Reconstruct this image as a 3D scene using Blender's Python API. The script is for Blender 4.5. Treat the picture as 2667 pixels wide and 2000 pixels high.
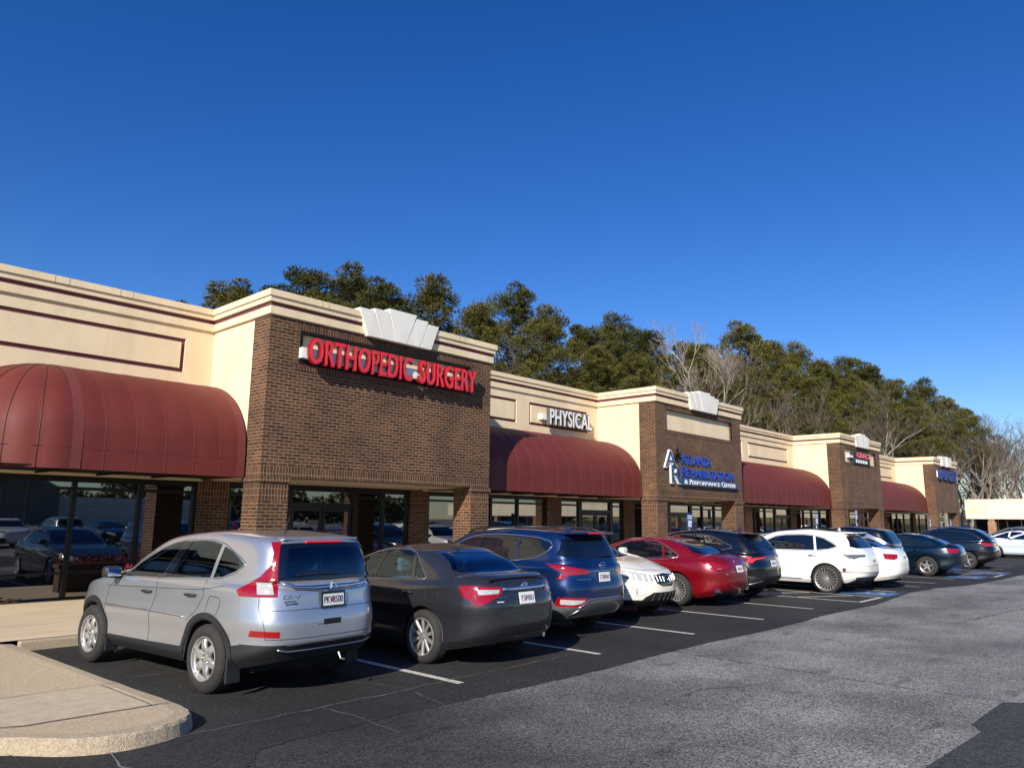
import bpy, bmesh, math, random
import numpy as np
from mathutils import Vector, Matrix
from mathutils.bvhtree import BVHTree
R=math.radians
for o in list(bpy.data.objects): bpy.data.objects.remove(o)
scene=bpy.context.scene
# ------------------------------------------------------------------ camera
def cam_axes(yaw,pitch,roll):
    f=np.array([math.sin(yaw)*math.cos(pitch),math.cos(yaw)*math.cos(pitch),math.sin(pitch)])
    r=np.array([math.cos(yaw),-math.sin(yaw),0]);u=np.cross(r,f)
    return math.cos(roll)*r+math.sin(roll)*u, -math.sin(roll)*r+math.cos(roll)*u, f
r_,u_,f_=cam_axes(0.825903,0.179164,0.010551)
cd=bpy.data.cameras.new('camera'); cam=bpy.data.objects.new('camera',cd); scene.collection.objects.link(cam)
M=Matrix.Identity(4)
for i in range(3): M[i][0]=r_[i];M[i][1]=u_[i];M[i][2]=-f_[i]
M[0][3],M[1][3],M[2][3]=0,0,1.811
cam.matrix_world=M
cd.sensor_width=36; cd.lens=1936.4/2667*36; cd.clip_end=3000; cd.clip_start=.05
scene.camera=cam
# ------------------------------------------------------------------ sky and sun
SUN_EL=28.0; sx,sy=-2.25,-1.0
az=math.atan2(sx,sy)
W=bpy.data.worlds.new('World'); scene.world=W; W.use_nodes=True
nt=W.node_tree; bg=nt.nodes['Background']
sky=nt.nodes.new('ShaderNodeTexSky'); sky.sky_type='NISHITA'; sky.sun_disc=False
sky.sun_elevation=R(SUN_EL); sky.sun_rotation=az
sky.altitude=300; sky.air_density=1.0; sky.dust_density=0.15; sky.ozone_density=4.0
hs=nt.nodes.new('ShaderNodeHueSaturation'); hs.inputs['Saturation'].default_value=1.30; hs.inputs['Hue'].default_value=.516; hs.inputs['Value'].default_value=1.0
nt.links.new(sky.outputs[0],hs.inputs['Color']); nt.links.new(hs.outputs[0],bg.inputs['Color'])
bg.inputs['Strength'].default_value=0.10
sl=bpy.data.lights.new('sun','SUN'); sl.energy=5.0; sl.angle=R(.53); sl.color=(1,.93,.82)
so=bpy.data.objects.new('sun',sl); scene.collection.objects.link(so)
sd=Vector((sx,sy,0)).normalized()*math.cos(R(SUN_EL)); sd.z=math.sin(R(SUN_EL))
so.rotation_euler=sd.to_track_quat('Z','Y').to_euler(); so.location=(0,-20,40)
vs=scene.view_settings; vs.view_transform='Standard'; vs.look='None'; vs.gamma=1; vs.exposure=.45; vs.use_curve_mapping=False
scene.cycles.max_bounces=7; scene.cycles.transparent_max_bounces=12

# ------------------------------------------------------------------ helpers
def add_mesh(name,verts,faces,mat=None,parent=None,smooth=False,normals=None,loc=None):
    me=bpy.data.meshes.new(name); me.from_pydata([tuple(v) for v in verts],[],[tuple(f) for f in faces])
    if smooth:
        for p in me.polygons: p.use_smooth=True
    if normals is not None: me.normals_split_custom_set_from_vertices([tuple(n) for n in normals])
    if mat: 
        for m in (mat if isinstance(mat,(list,tuple)) else [mat]): me.materials.append(m)
    o=bpy.data.objects.new(name,me); scene.collection.objects.link(o)
    if parent: o.parent=parent
    if loc: o.location=loc
    return o
def tag(o,label=None,cat=None,group=None,kind=None):
    if label: o['label']=label
    if cat: o['category']=cat
    if group: o['group']=group
    if kind: o['kind']=kind
    return o
def empty(name,loc=(0,0,0),rz=0,label=None,cat=None,group=None,parent=None):
    o=bpy.data.objects.new(name,None); scene.collection.objects.link(o); o.location=loc; o.rotation_euler=(0,0,rz)
    o.empty_display_size=.2
    if parent: o.parent=parent
    return tag(o,label,cat,group)
class MB:
    def __init__(s): s.v=[];s.f=[]
    def add(s,vs,fs):
        n=len(s.v); s.v+= [tuple(v) for v in vs]; s.f+=[tuple(i+n for i in f) for f in fs]; return s
    def box(s,x0,x1,y0,y1,z0,z1):
        return s.add([(x0,y0,z0),(x1,y0,z0),(x1,y1,z0),(x0,y1,z0),(x0,y0,z1),(x1,y0,z1),(x1,y1,z1),(x0,y1,z1)],
          [(0,3,2,1),(4,5,6,7),(0,1,5,4),(1,2,6,5),(2,3,7,6),(3,0,4,7)])
    def prism(s,poly,axis,a,b):
        # poly: 2D points, extruded along axis from a to b
        n=len(poly)
        def mk(p,t):
            return {0:(t,p[0],p[1]),1:(p[0],t,p[1]),2:(p[0],p[1],t)}[axis]
        vs=[mk(p,a) for p in poly]+[mk(p,b) for p in poly]
        fs=[tuple(range(n))[::-1],tuple(range(n,2*n))]+[(i,(i+1)%n,(i+1)%n+n,i+n) for i in range(n)]
        return s.add(vs,fs)
    def tube(s,path,r,n=6,closed=False,cap=True):
        P=[Vector(p) for p in path]; m=len(P); base=len(s.v)
        up=Vector((0,0,1)); rr=r if isinstance(r,(list,tuple)) else [r]*m
        for i,p in enumerate(P):
            a=P[(i-1)%m] if (closed or i>0) else p; b=P[(i+1)%m] if (closed or i<m-1) else p
            t=(b-a); t=t.normalized() if t.length>1e-9 else Vector((0,0,1))
            u=t.cross(up); 
            if u.length<1e-3: u=t.cross(Vector((1,0,0)))
            u.normalize(); w=t.cross(u)
            for k in range(n):
                q=2*math.pi*k/n; s.v.append(tuple(p+(u*math.cos(q)+w*math.sin(q))*rr[i]))
        for i in range(m if closed else m-1):
            j=(i+1)%m
            for k in range(n):
                l=(k+1)%n; s.f.append((base+i*n+k,base+i*n+l,base+j*n+l,base+j*n+k))
        if cap and not closed:
            s.f.append(tuple(base+k for k in range(n))[::-1]); s.f.append(tuple(base+(m-1)*n+k for k in range(n)))
        return s
    def lathe(s,prof,cx,cy,cz,n=40,axis=0,closed=True):
        # prof: (a,r) a along axis
        base=len(s.v); m=len(prof)
        for k in range(n):
            q=2*math.pi*k/n
            for a,r in prof:
                if axis==0: s.v.append((cx+a,cy+r*math.cos(q),cz+r*math.sin(q)))
                elif axis==2: s.v.append((cx+r*math.cos(q),cy+r*math.sin(q),cz+a))
                else: s.v.append((cx+r*math.cos(q),cy+a,cz+r*math.sin(q)))
        for k in range(n):
            l=(k+1)%n
            for i in range(m if closed else m-1):
                j=(i+1)%m; s.f.append((base+k*m+i,base+l*m+i,base+l*m+j,base+k*m+j))
        return s
    def build(s,name,mat,parent=None,smooth=False,loc=None):
        return add_mesh(name,s.v,s.f,mat,parent,smooth,loc=loc)
def rounded_box(x0,x1,y0,y1,z0,z1,r,seg=3):
    bm=bmesh.new(); bmesh.ops.create_cube(bm,size=1)
    for v in bm.verts: v.co=Vector(((x0+x1)/2+v.co.x*(x1-x0),(y0+y1)/2+v.co.y*(y1-y0),(z0+z1)/2+v.co.z*(z1-z0)))
    bmesh.ops.bevel(bm,geom=bm.edges[:],offset=r,segments=seg,affect='EDGES',profile=.5)
    vs=[tuple(v.co) for v in bm.verts]; fs=[tuple(v.index for v in f.verts) for f in bm.faces]; bm.free()
    return vs,fs
def bevelled(o,w=.01,seg=2,angle=35):
    m=o.modifiers.new('bevel','BEVEL'); m.width=w; m.segments=seg; m.limit_method='ANGLE'; m.angle_limit=R(angle)
    return o
def text_mesh(txt,x0,x1,z0,z1,depth=.02,spacing=1.0,bold=0.0,bevel=0.0):
    """lettering in the XZ plane, facing -Y, fitted to the box; returns (verts,faces) front at y=0"""
    cu=bpy.data.curves.new('t','FONT'); cu.body=txt; cu.size=1; cu.extrude=.5; cu.space_character=spacing; cu.offset=bold; cu.resolution_u=4
    ob=bpy.data.objects.new('t',cu); scene.collection.objects.link(ob)
    dg=bpy.context.evaluated_depsgraph_get(); me=bpy.data.meshes.new_from_object(ob.evaluated_get(dg))
    V=np.array([v.co[:] for v in me.vertices]); F=[tuple(p.vertices) for p in me.polygons]
    bpy.data.objects.remove(ob); bpy.data.curves.remove(cu); bpy.data.meshes.remove(me)
    mn=V.min(0);mx=V.max(0)
    out=[]
    for v in V:
        out.append((x0+(v[0]-mn[0])/(mx[0]-mn[0])*(x1-x0), (0.5-v[2])*depth, z0+(v[1]-mn[1])/(mx[1]-mn[1])*(z1-z0)))
    return out,F
def pchip(x,y,xs):
    x=np.asarray(x,float);y=np.asarray(y,float); h=np.diff(x).reshape((-1,)+(1,)*(y.ndim-1)); d=np.diff(y,axis=0)/h
    m=np.zeros_like(y); m[0]=d[0];m[-1]=d[-1]
    if len(x)>2:
        w1=2*h[1:]+h[:-1];w2=h[1:]+2*h[:-1]
        with np.errstate(divide='ignore',invalid='ignore'):
            hm=(w1+w2)/(w1/d[:-1]+w2/d[1:])
        m[1:-1]=np.where(d[:-1]*d[1:]>0,hm,0)
    i=np.clip(np.searchsorted(x,xs,side='right')-1,0,len(x)-2)
    sh=(-1,)+(1,)*(y.ndim-1)
    H=(x[i+1]-x[i]).reshape(sh); t=((xs-x[i]).reshape(sh))/H
    return (2*t**3-3*t**2+1)*y[i]+(t**3-2*t**2+t)*H*m[i]+(-2*t**3+3*t**2)*y[i+1]+(t**3-t**2)*H*m[i+1]

# ------------------------------------------------------------------ materials
def newmat(name):
    m=bpy.data.materials.new(name); m.use_nodes=True; return m,m.node_tree,m.node_tree.nodes['Principled BSDF']
def mat(name,col,rough=.5,metal=0,coat=0,spec=.5,vary=0,vscale=4,bump=0,bscale=60,ior=None,alpha=None,coat_rough=.03,vscale3=None):
    m,nt,b=newmat(name)
    b.inputs['Base Color'].default_value=(*col,1); b.inputs['Roughness'].default_value=rough; b.inputs['Metallic'].default_value=metal
    b.inputs['Coat Weight'].default_value=coat; b.inputs['Coat Roughness'].default_value=coat_rough; b.inputs['Specular IOR Level'].default_value=spec
    if ior: b.inputs['IOR'].default_value=ior
    if vary or bump: tc=nt.nodes.new('ShaderNodeTexCoord')
    if vary:
        n=nt.nodes.new('ShaderNodeTexNoise'); n.inputs['Scale'].default_value=vscale; n.inputs['Detail'].default_value=6; n.inputs['Roughness'].default_value=.65
        if vscale3:
            mp=nt.nodes.new('ShaderNodeMapping'); mp.inputs['Scale'].default_value=vscale3
            nt.links.new(tc.outputs['Object'],mp.inputs[0]); nt.links.new(mp.outputs[0],n.inputs['Vector'])
        else: nt.links.new(tc.outputs['Object'],n.inputs['Vector'])
        r=nt.nodes.new('ShaderNodeMapRange'); r.inputs['From Min'].default_value=.3;r.inputs['From Max'].default_value=.7
        r.inputs['To Min'].default_value=1-vary; r.inputs['To Max'].default_value=1+vary
        nt.links.new(n.outputs['Fac'],r.inputs['Value'])
        x=nt.nodes.new('ShaderNodeMix'); x.data_type='RGBA'; x.blend_type='MULTIPLY'; x.inputs[0].default_value=1
        x.inputs[6].default_value=(*col,1); nt.links.new(r.outputs[0],x.inputs[7]); nt.links.new(x.outputs[2],b.inputs['Base Color'])
    if bump:
        n=nt.nodes.new('ShaderNodeTexNoise'); n.inputs['Scale'].default_value=bscale; n.inputs['Detail'].default_value=4
        nt.links.new(tc.outputs['Object'],n.inputs['Vector'])
        bp=nt.nodes.new('ShaderNodeBump'); bp.inputs['Strength'].default_value=bump; bp.inputs['Distance'].default_value=.02
        nt.links.new(n.outputs['Fac'],bp.inputs['Height']); nt.links.new(bp.outputs[0],b.inputs['Normal'])
    return m
def brick_mat(name,bw,rh,mortar,offset,c1,c2,cm,axis_swap=False,z0=0.0):
    m,nt,b=newmat(name); N=nt.nodes; L=nt.links
    g=N.new('ShaderNodeNewGeometry'); sp=N.new('ShaderNodeSeparateXYZ'); L.new(g.outputs['Position'],sp.inputs[0])
    sn=N.new('ShaderNodeSeparateXYZ'); L.new(g.outputs['True Normal'],sn.inputs[0])
    ab=N.new('ShaderNodeMath'); ab.operation='ABSOLUTE'; L.new(sn.outputs[0],ab.inputs[0])
    gt=N.new('ShaderNodeMath'); gt.operation='GREATER_THAN'; gt.inputs[1].default_value=.6; L.new(ab.outputs[0],gt.inputs[0])
    mx=N.new('ShaderNodeMix'); mx.data_type='FLOAT'; L.new(gt.outputs[0],mx.inputs[0]); L.new(sp.outputs[0],mx.inputs[2]); L.new(sp.outputs[1],mx.inputs[3])
    az_=N.new('ShaderNodeMath'); az_.operation='ADD'; az_.inputs[1].default_value=-z0; L.new(sp.outputs[2],az_.inputs[0])
    cb=N.new('ShaderNodeCombineXYZ'); L.new(mx.outputs[0],cb.inputs[0]); L.new(az_.outputs[0],cb.inputs[1])
    br=N.new('ShaderNodeTexBrick'); L.new(cb.outputs[0],br.inputs['Vector'])
    br.inputs['Scale'].default_value=1; br.inputs['Brick Width'].default_value=bw; br.inputs['Row Height'].default_value=rh
    br.inputs['Mortar Size'].default_value=mortar; br.inputs['Mortar Smooth'].default_value=.15; br.inputs['Bias'].default_value=-.1
    br.offset=offset; br.inputs['Color1'].default_value=(*c1,1); br.inputs['Color2'].default_value=(*c2,1); br.inputs['Mortar'].default_value=(*cm,1)
    n=N.new('ShaderNodeTexNoise'); n.inputs['Scale'].default_value=1.1; n.inputs['Detail'].default_value=5
    r=N.new('ShaderNodeMapRange'); r.inputs['From Min'].default_value=.3; r.inputs['From Max'].default_value=.7; r.inputs['To Min'].default_value=.72; r.inputs['To Max'].default_value=1.25
    L.new(g.outputs['Position'],n.inputs['Vector']); L.new(n.outputs['Fac'],r.inputs['Value'])
    n2=N.new('ShaderNodeTexNoise'); n2.inputs['Scale'].default_value=90; n2.inputs['Detail'].default_value=3; L.new(g.outputs['Position'],n2.inputs['Vector'])
    r2=N.new('ShaderNodeMapRange'); r2.inputs['To Min'].default_value=.7; r2.inputs['To Max'].default_value=1.3; L.new(n2.outputs['Fac'],r2.inputs['Value'])
    mm=N.new('ShaderNodeMath'); mm.operation='MULTIPLY'; L.new(r.outputs[0],mm.inputs[0]); L.new(r2.outputs[0],mm.inputs[1])
    x=N.new('ShaderNodeMix'); x.data_type='RGBA'; x.blend_type='MULTIPLY'; x.inputs[0].default_value=1
    L.new(br.outputs['Color'],x.inputs[6]); L.new(mm.outputs[0],x.inputs[7]); L.new(x.outputs[2],b.inputs['Base Color'])
    iv=N.new('ShaderNodeMath'); iv.operation='SUBTRACT'; iv.inputs[0].default_value=1; L.new(br.outputs['Fac'],iv.inputs[1])
    bp=N.new('ShaderNodeBump'); bp.inputs['Distance'].default_value=.006; bp.inputs['Strength'].default_value=.8; L.new(iv.outputs[0],bp.inputs['Height']); L.new(bp.outputs[0],b.inputs['Normal'])
    b.inputs['Roughness'].default_value=.85
    return m
BC1=(.044,.017,.008);BC2=(.115,.046,.020);BCM=(.30,.21,.12)
M_brick=brick_mat('brick',.2032,.0677,.0055,.5,BC1,BC2,BCM,z0=2.80-.0677*20)
M_soldier=brick_mat('brick_soldier_course',.0677,.30,.0048,0,BC1,BC2,BCM,z0=-.05)
M_header=brick_mat('brick_header_course',.0677,.15,.0048,0,BC1,BC2,BCM,z0=-.03)
def stucco(name,col):
    m,nt,b=newmat(name); N=nt.nodes;L=nt.links
    g=N.new('ShaderNodeNewGeometry')
    n=N.new('ShaderNodeTexNoise'); n.inputs['Scale'].default_value=38; n.inputs['Detail'].default_value=3; L.new(g.outputs['Position'],n.inputs['Vector'])
    bp=N.new('ShaderNodeBump'); bp.inputs['Distance'].default_value=.008; bp.inputs['Strength'].default_value=.4; L.new(n.outputs['Fac'],bp.inputs['Height']); L.new(bp.outputs[0],b.inputs['Normal'])
    mp=N.new('ShaderNodeMapping'); mp.inputs['Scale'].default_value=(1.1,1.1,.35); L.new(g.outputs['Position'],mp.inputs[0])
    n2=N.new('ShaderNodeTexNoise'); n2.inputs['Scale'].default_value=1.5; n2.inputs['Detail'].default_value=7; n2.inputs['Roughness'].default_value=.6; L.new(mp.outputs[0],n2.inputs['Vector'])
    cr=N.new('ShaderNodeValToRGB'); e=cr.color_ramp.elements; e[0].position=.3; e[0].color=(col[0]*.86,col[1]*.85,col[2]*.83,1); e[1].position=.62; e[1].color=(*col,1)
    L.new(n2.outputs['Fac'],cr.inputs[0]); L.new(cr.outputs[0],b.inputs['Base Color']); b.inputs['Roughness'].default_value=.9
    b.inputs['Specular IOR Level'].default_value=.2
    return m
M_cream=stucco('cream_stucco',(.78,.64,.425))
M_maroon=mat('maroon_paint',(.13,.035,.045),.7,vary=.15,vscale=3,bump=.3,bscale=40)
M_key=stucco('pale_grey_stucco',(.78,.76,.69))
M_fabric=mat('maroon_awning_fabric',(.130,.022,.016),.62,vary=.10,vscale=1.3,bump=.12,bscale=5,spec=.35)
M_fabric2=mat('faded_awning_fabric',(.145,.034,.030),.62,vary=.12,vscale=2,spec=.35)
M_dark=mat('dark_bronze_frame',(.012,.011,.010),.35,.3,spec=.5)
M_black=mat('matte_black',(.01,.01,.01),.8,spec=.2)
M_soffit=mat('soffit',(.45,.38,.28),.9)
M_store=mat('tinted_store_glass',(.006,.007,.008),.015,0,spec=1,ior=1.95)
M_concrete=mat('exposed_aggregate_concrete',(.52,.41,.27),.9,vary=.32,vscale=45,bump=.8,bscale=120)
M_conc2=mat('smooth_concrete',(.48,.395,.275),.9,vary=.16,vscale=9,bump=.4,bscale=130)
M_walk=mat('walkway_concrete',(.58,.46,.30),.9,vary=.16,vscale=1.5,bump=.3,bscale=60,vscale3=(.6,2.5,1))
M_kerb=mat('kerb_concrete',(.43,.345,.235),.9,vary=.35,vscale=50,bump=.8,bscale=110)
M_line=mat('worn_white_paint',(.50,.48,.41),.85,vary=.5,vscale=25)
M_blue=mat('blue_road_paint',(.05,.13,.30),.85,vary=.5,vscale=12)
M_white=mat('white_paint',(.8,.8,.78),.4)
M_signblue=mat('blue_sign_face',(.01,.075,.36),.4)
M_navy=mat('navy_sign_face',(.01,.045,.15),.45)
M_chan=mat('blue_channel_letter',(.005,.04,.30),.4)
M_red=mat('red_letter_face',(.60,.035,.045),.3,coat=.3)
M_redd=mat('dark_red_letter_side',(.22,.008,.012),.4)
M_redb=mat('bright_red_trim',(.75,.02,.03),.3)
M_greyl=mat('grey_letter',(.09,.09,.085),.5)
M_whitel=mat('white_letter_face',(.75,.76,.74),.4)
M_chand=mat('deep_navy_letter',(.004,.018,.13),.5)
M_steel=mat('galvanised_steel',(.45,.45,.43),.45,.8)
M_leafy=mat('red_flowers',(.22,.01,.02),.8,vary=.5,vscale=20)
M_wood=mat('planter_timber',(.07,.045,.028),.8,vary=.3,vscale=12)

def asphalt(name,base,vary,dark=None):
    m,nt,b=newmat(name); N=nt.nodes;L=nt.links
    g=N.new('ShaderNodeNewGeometry')
    v=N.new('ShaderNodeTexVoronoi'); v.inputs['Scale'].default_value=75; L.new(g.outputs['Position'],v.inputs['Vector'])
    n=N.new('ShaderNodeTexNoise'); n.inputs['Scale'].default_value=120; n.inputs['Detail'].default_value=2; L.new(g.outputs['Position'],n.inputs['Vector'])
    n2=N.new('ShaderNodeTexNoise'); n2.inputs['Scale'].default_value=.55; n2.inputs['Detail'].default_value=8; n2.inputs['Roughness'].default_value=.62; L.new(g.outputs['Position'],n2.inputs['Vector'])
    vc=N.new('ShaderNodeSeparateColor'); L.new(v.outputs['Color'],vc.inputs[0])
    r1=N.new('ShaderNodeMapRange'); r1.inputs['To Min'].default_value=.25; r1.inputs['To Max'].default_value=1.75; L.new(vc.outputs[0],r1.inputs['Value'])
    r2=N.new('ShaderNodeMapRange'); r2.inputs['From Min'].default_value=.35; r2.inputs['From Max'].default_value=.65; r2.inputs['To Min'].default_value=1-vary; r2.inputs['To Max'].default_value=1+vary; L.new(n2.outputs['Fac'],r2.inputs['Value'])
    r3=N.new('ShaderNodeMapRange'); r3.inputs['From Min'].default_value=.3; r3.inputs['From Max'].default_value=.7; r3.inputs['To Min'].default_value=.7; r3.inputs['To Max'].default_value=1.3; L.new(n.outputs['Fac'],r3.inputs['Value'])
    # small dark stains
    n4=N.new('ShaderNodeTexNoise'); n4.inputs['Scale'].default_value=2.6; n4.inputs['Detail'].default_value=3
    mp=N.new('ShaderNodeMapping'); mp.inputs['Scale'].default_value=(.45,1.4,1); L.new(g.outputs['Position'],mp.inputs[0]); L.new(mp.outputs[0],n4.inputs['Vector'])
    r4=N.new('ShaderNodeMapRange'); r4.inputs['From Min'].default_value=.60; r4.inputs['From Max'].default_value=.72; r4.inputs['To Min'].default_value=1; r4.inputs['To Max'].default_value=.62; L.new(n4.outputs['Fac'],r4.inputs['Value'])
    def mul(a,b_):
        q=N.new('ShaderNodeMath'); q.operation='MULTIPLY'; L.new(a,q.inputs[0]); L.new(b_,q.inputs[1]); return q.outputs[0]
    f=mul(mul(mul(r1.outputs[0],r2.outputs[0]),r3.outputs[0]),r4.outputs[0])
    x=N.new('ShaderNodeMix'); x.data_type='RGBA'; x.blend_type='MULTIPLY'; x.inputs[0].default_value=1
    L.new(f,x.inputs[7])
    if dark:
        sp=N.new('ShaderNodeSeparateXYZ'); L.new(g.outputs['Position'],sp.inputs[0])
        # old sealed coat near the island: darker for small X + noise
        n5=N.new('ShaderNodeTexNoise'); n5.inputs['Scale'].default_value=.9; n5.inputs['Detail'].default_value=5; L.new(g.outputs['Position'],n5.inputs['Vector'])
        q=N.new('ShaderNodeMath'); q.operation='MULTIPLY_ADD'; L.new(n5.outputs['Fac'],q.inputs[0]); q.inputs[1].default_value=2.6; L.new(sp.outputs[0],q.inputs[2])
        q2=N.new('ShaderNodeMath'); q2.operation='MULTIPLY_ADD'; L.new(sp.outputs[1],q2.inputs[0]); q2.inputs[1].default_value=-.75; L.new(q.outputs[0],q2.inputs[2])
        rr=N.new('ShaderNodeMapRange'); rr.inputs['From Min'].default_value=1.6; rr.inputs['From Max'].default_value=6.2; L.new(q2.outputs[0],rr.inputs['Value'])
        cm=N.new('ShaderNodeMix'); cm.data_type='RGBA'; cm.inputs[6].default_value=(*dark,1); cm.inputs[7].default_value=(*base,1); L.new(rr.outputs[0],cm.inputs[0]); L.new(cm.outputs[2],x.inputs[6])
    else: x.inputs[6].default_value=(*base,1)
    L.new(x.outputs[2],b.inputs['Base Color']); b.inputs['Roughness'].default_value=.85; b.inputs['Specular IOR Level'].default_value=.35
    bp=N.new('ShaderNodeBump'); bp.inputs['Distance'].default_value=.006; bp.inputs['Strength'].default_value=.7; L.new(v.outputs['Distance'],bp.inputs['Height']); L.new(bp.outputs[0],b.inputs['Normal'])
    return m
M_asph=asphalt('old_asphalt',(.192,.188,.172),.36,dark=(.034,.033,.031))
M_seal=asphalt('sealed_asphalt',(.024,.023,.022),.25)
M_patch=asphalt('patch_asphalt',(.045,.045,.046),.2)
M_crack=mat('crack_dust',(.15,.145,.13),.9,vary=.5,vscale=8)
M_crackd=mat('dark_crack',(.02,.02,.02),.9)

# ------------------------------------------------------------------ ground, pavement, markings
def sheet(name,poly,z,m,kind='structure'):
    o=add_mesh(name,[(x,y,z) for x,y in poly],[tuple(range(len(poly)))],m); return tag(o,kind=kind)
sheet('ground',[(-900,-900),(1200,-900),(1200,1200),(-900,1200)],-.03,M_asph)
bm=bmesh.new()  # finer lot surface with very slight undulation
gx=[-30+ i*2 for i in range(81)]; gy=[-40+i*2 for i in range(48)]
rng=random.Random(3)
sheet('parking_lot',[(-60,-110),(140,-110),(140,30),(-60,30)],-.004,M_asph)
edge=[(-30,5.2),(3,5.35)]+[(3.3+i*1.5,5.72+.05*math.sin(i*1.7)) for i in range(0,11)]+[(22,5.97),(24.3,5.85),(26.4,5.4),(30,5.2),(36,5.1),(60,4.9)]
edge=[(a[0]+(b[0]-a[0])*t/12+rng.uniform(-.02,.02),a[1]+(b[1]-a[1])*t/12+rng.uniform(-.014,.014)) for a,b in zip(edge[1:],edge[2:]) for t in range(12)]; edge=[(-30,5.2)]+edge
sheet('sealed_stall_strip',edge+[(60,12.3),(-30,12.3)],.0,M_seal)
sheet('asphalt_patch',[(9.45,1.77),(8.24,1.80),(8.0,1.68),(6.5,1.78),(4.5,1.75),(3.0,1.7),(3.0,-6),(9.6,-6),(9.58,1.6)],.0,M_patch)
def strip(name,path,w,m,z=.004,wob=0):
    vs=[];fs=[];n=len(path)
    for i,p in enumerate(path):
        a=path[max(0,i-1)];b=path[min(n-1,i+1)];d=Vector((b[0]-a[0],b[1]-a[1])).normalized();q=Vector((-d.y,d.x))
        ww=w/2*(1+wob*rng.uniform(-1,1))
        vs+=[(p[0]+q.x*ww,p[1]+q.y*ww,z),(p[0]-q.x*ww,p[1]-q.y*ww,z)]
    for i in range(n-1): fs.append((2*i,2*i+1,2*i+3,2*i+2))
    return tag(add_mesh(name,vs,fs,m),kind='structure')
def wig(pts,step=.12,amp=.03):
    out=[]
    for a,b in zip(pts,pts[1:]):
        L=math.hypot(b[0]-a[0],b[1]-a[1]);n=max(2,int(L/step))
        for i in range(n):
            t=i/n; out.append((a[0]+(b[0]-a[0])*t+rng.uniform(-amp,amp),a[1]+(b[1]-a[1])*t+rng.uniform(-amp,amp)))
    out.append(pts[-1]); return out
for pts,w,m in [([(2.4,6.48),(3.82,6.49),(5.45,6.49),(6.02,6.54),(8.3,6.57)],.012,M_crack),
                ([(4.37,6.47),(4.41,6.07),(4.36,5.6),(4.36,5.3)],.010,M_crack),([(5.21,7.27),(5.39,6.9),(5.47,6.53),(5.27,5.62),(5.29,5.2)],.008,M_crack),
                ([(2.45,6.5),(2.38,6.19),(2.42,5.5),(2.3,4.6)],.02,M_crack),([(1.2,6.6),(1.87,6.88),(2.01,6.92)],.02,M_crackd),
                ([(7.25,4.24),(7.77,4.27),(8.21,4.01),(8.61,3.92)],.008,M_crackd),([(8.06,3.98),(7.79,3.7)],.007,M_crackd),
                ([(3.6,9.2),(4.3,9.05),(5.2,9.3)],.008,M_crack),([(3.5,8.2),(4.6,8.4)],.006,M_crack),([(9.3,8.2),(10.4,7.6),(10.6,6.7)],.008,M_crack),([(12,7.2),(13.2,6.8)],.008,M_crack),
                ([(9.66,5.82),(9.55,5.2),(9.5,3.8),(9.45,2.6),(9.52,1.6),(9.5,-3)],.012,M_crackd),([(14,4.9),(16,3.6),(19,3.3),(24,2.4)],.012,M_crackd)]:
    strip('pavement_crack',wig(pts),w,m,.006,.6)
YE=6.32
def line(pts,w=.10): strip('parking_line',pts,w,M_line,.006)
for x in (6.07,8.68,11.27,13.88,16.32,22.0,24.27,26.04,28.55,34.6,36.3,38.8,41.3,43.8): line([(x,12.0),(x,YE-.0)])
# hatched access aisles
def aisle(x0,x1,yb,yt=12.0):
    line([(x0,yt),(x0,yb)]);line([(x1,yt),(x1,yb)]);line([(x0-.05,yb),(x1+.05,yb)])
    y=yb+.6
    while y<yt: line([(x0,y+.9),(x1,y-.0)],.09); y+=1.1
aisle(18.52,20.1,6.1); aisle(30.75,32.4,5.62)
def hc(x0,x1,y0,y1):
    sheet('accessible_stall_marking',[(x0,y0),(x1,y0),(x1,y1),(x0,y1)],.006,M_blue)
    cx,cy=(x0+x1)/2,(y0+y1)/2; s=(y1-y0)/1.5
    pts=[(cx+.28*s*math.cos(t),cy-.18*s+.28*s*math.sin(t)) for t in [R(a) for a in range(160,395,15)]]
    strip('wheelchair_symbol',pts,.07,M_line,.010); strip('wheelchair_symbol',[(cx-.05,cy+.38*s),(cx-.05,cy),(cx+.2,cy),(cx+.32,cy-.35*s)],.07,M_line,.010)
hc(20.4,21.6,6.05,7.4);hc(29.2,30.4,5.75,6.8);hc(32.7,33.9,5.6,6.9)
# walkway, kerb, island
M_w=M_walk
mb=MB(); nx=60
mb.add([(-30,12.0,.13),(66,12.0,.13),(66,16.4,.215),(-30,16.4,.215)],[(0,1,2,3)]); tag(mb.build('walkway',M_walk),kind='structure')
mb=MB().box(3.22,66,11.86,12.0,-.05,.127); tag(bevelled(mb.build('kerb',M_kerb),.02),kind='structure')
isl=[(-14,11.995),(-14,6.95),(0.6,7.25),(1.2,7.32),(1.7,7.15),(2.0,6.82),(2.15,6.62),(2.4,6.46),(2.65,6.42),(3.0,6.5),(3.18,6.66),(3.25,6.85),(3.27,7.3),(3.22,8.4),(3.12,11.995)]
def smooth_poly(P,n=3):
    for _ in range(n):
        Q=[]
        for i in range(len(P)):
            a=P[i];b=P[(i+1)%len(P)]
            if math.hypot(b[0]-a[0],b[1]-a[1])>1.2: 
                Q+= [(a[0]*.97+b[0]*.03,a[1]*.97+b[1]*.03),(a[0]*.03+b[0]*.97,a[1]*.03+b[1]*.97)]
            else: Q+= [(a[0]*.75+b[0]*.25,a[1]*.75+b[1]*.25),(a[0]*.25+b[0]*.75,a[1]*.25+b[1]*.75)]
        P=Q
    return P
isl2=smooth_poly(isl,2)
isl2=[(x,min(y,11.99)) for x,y in isl2]
n=len(isl2); rr=random.Random(5)
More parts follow.
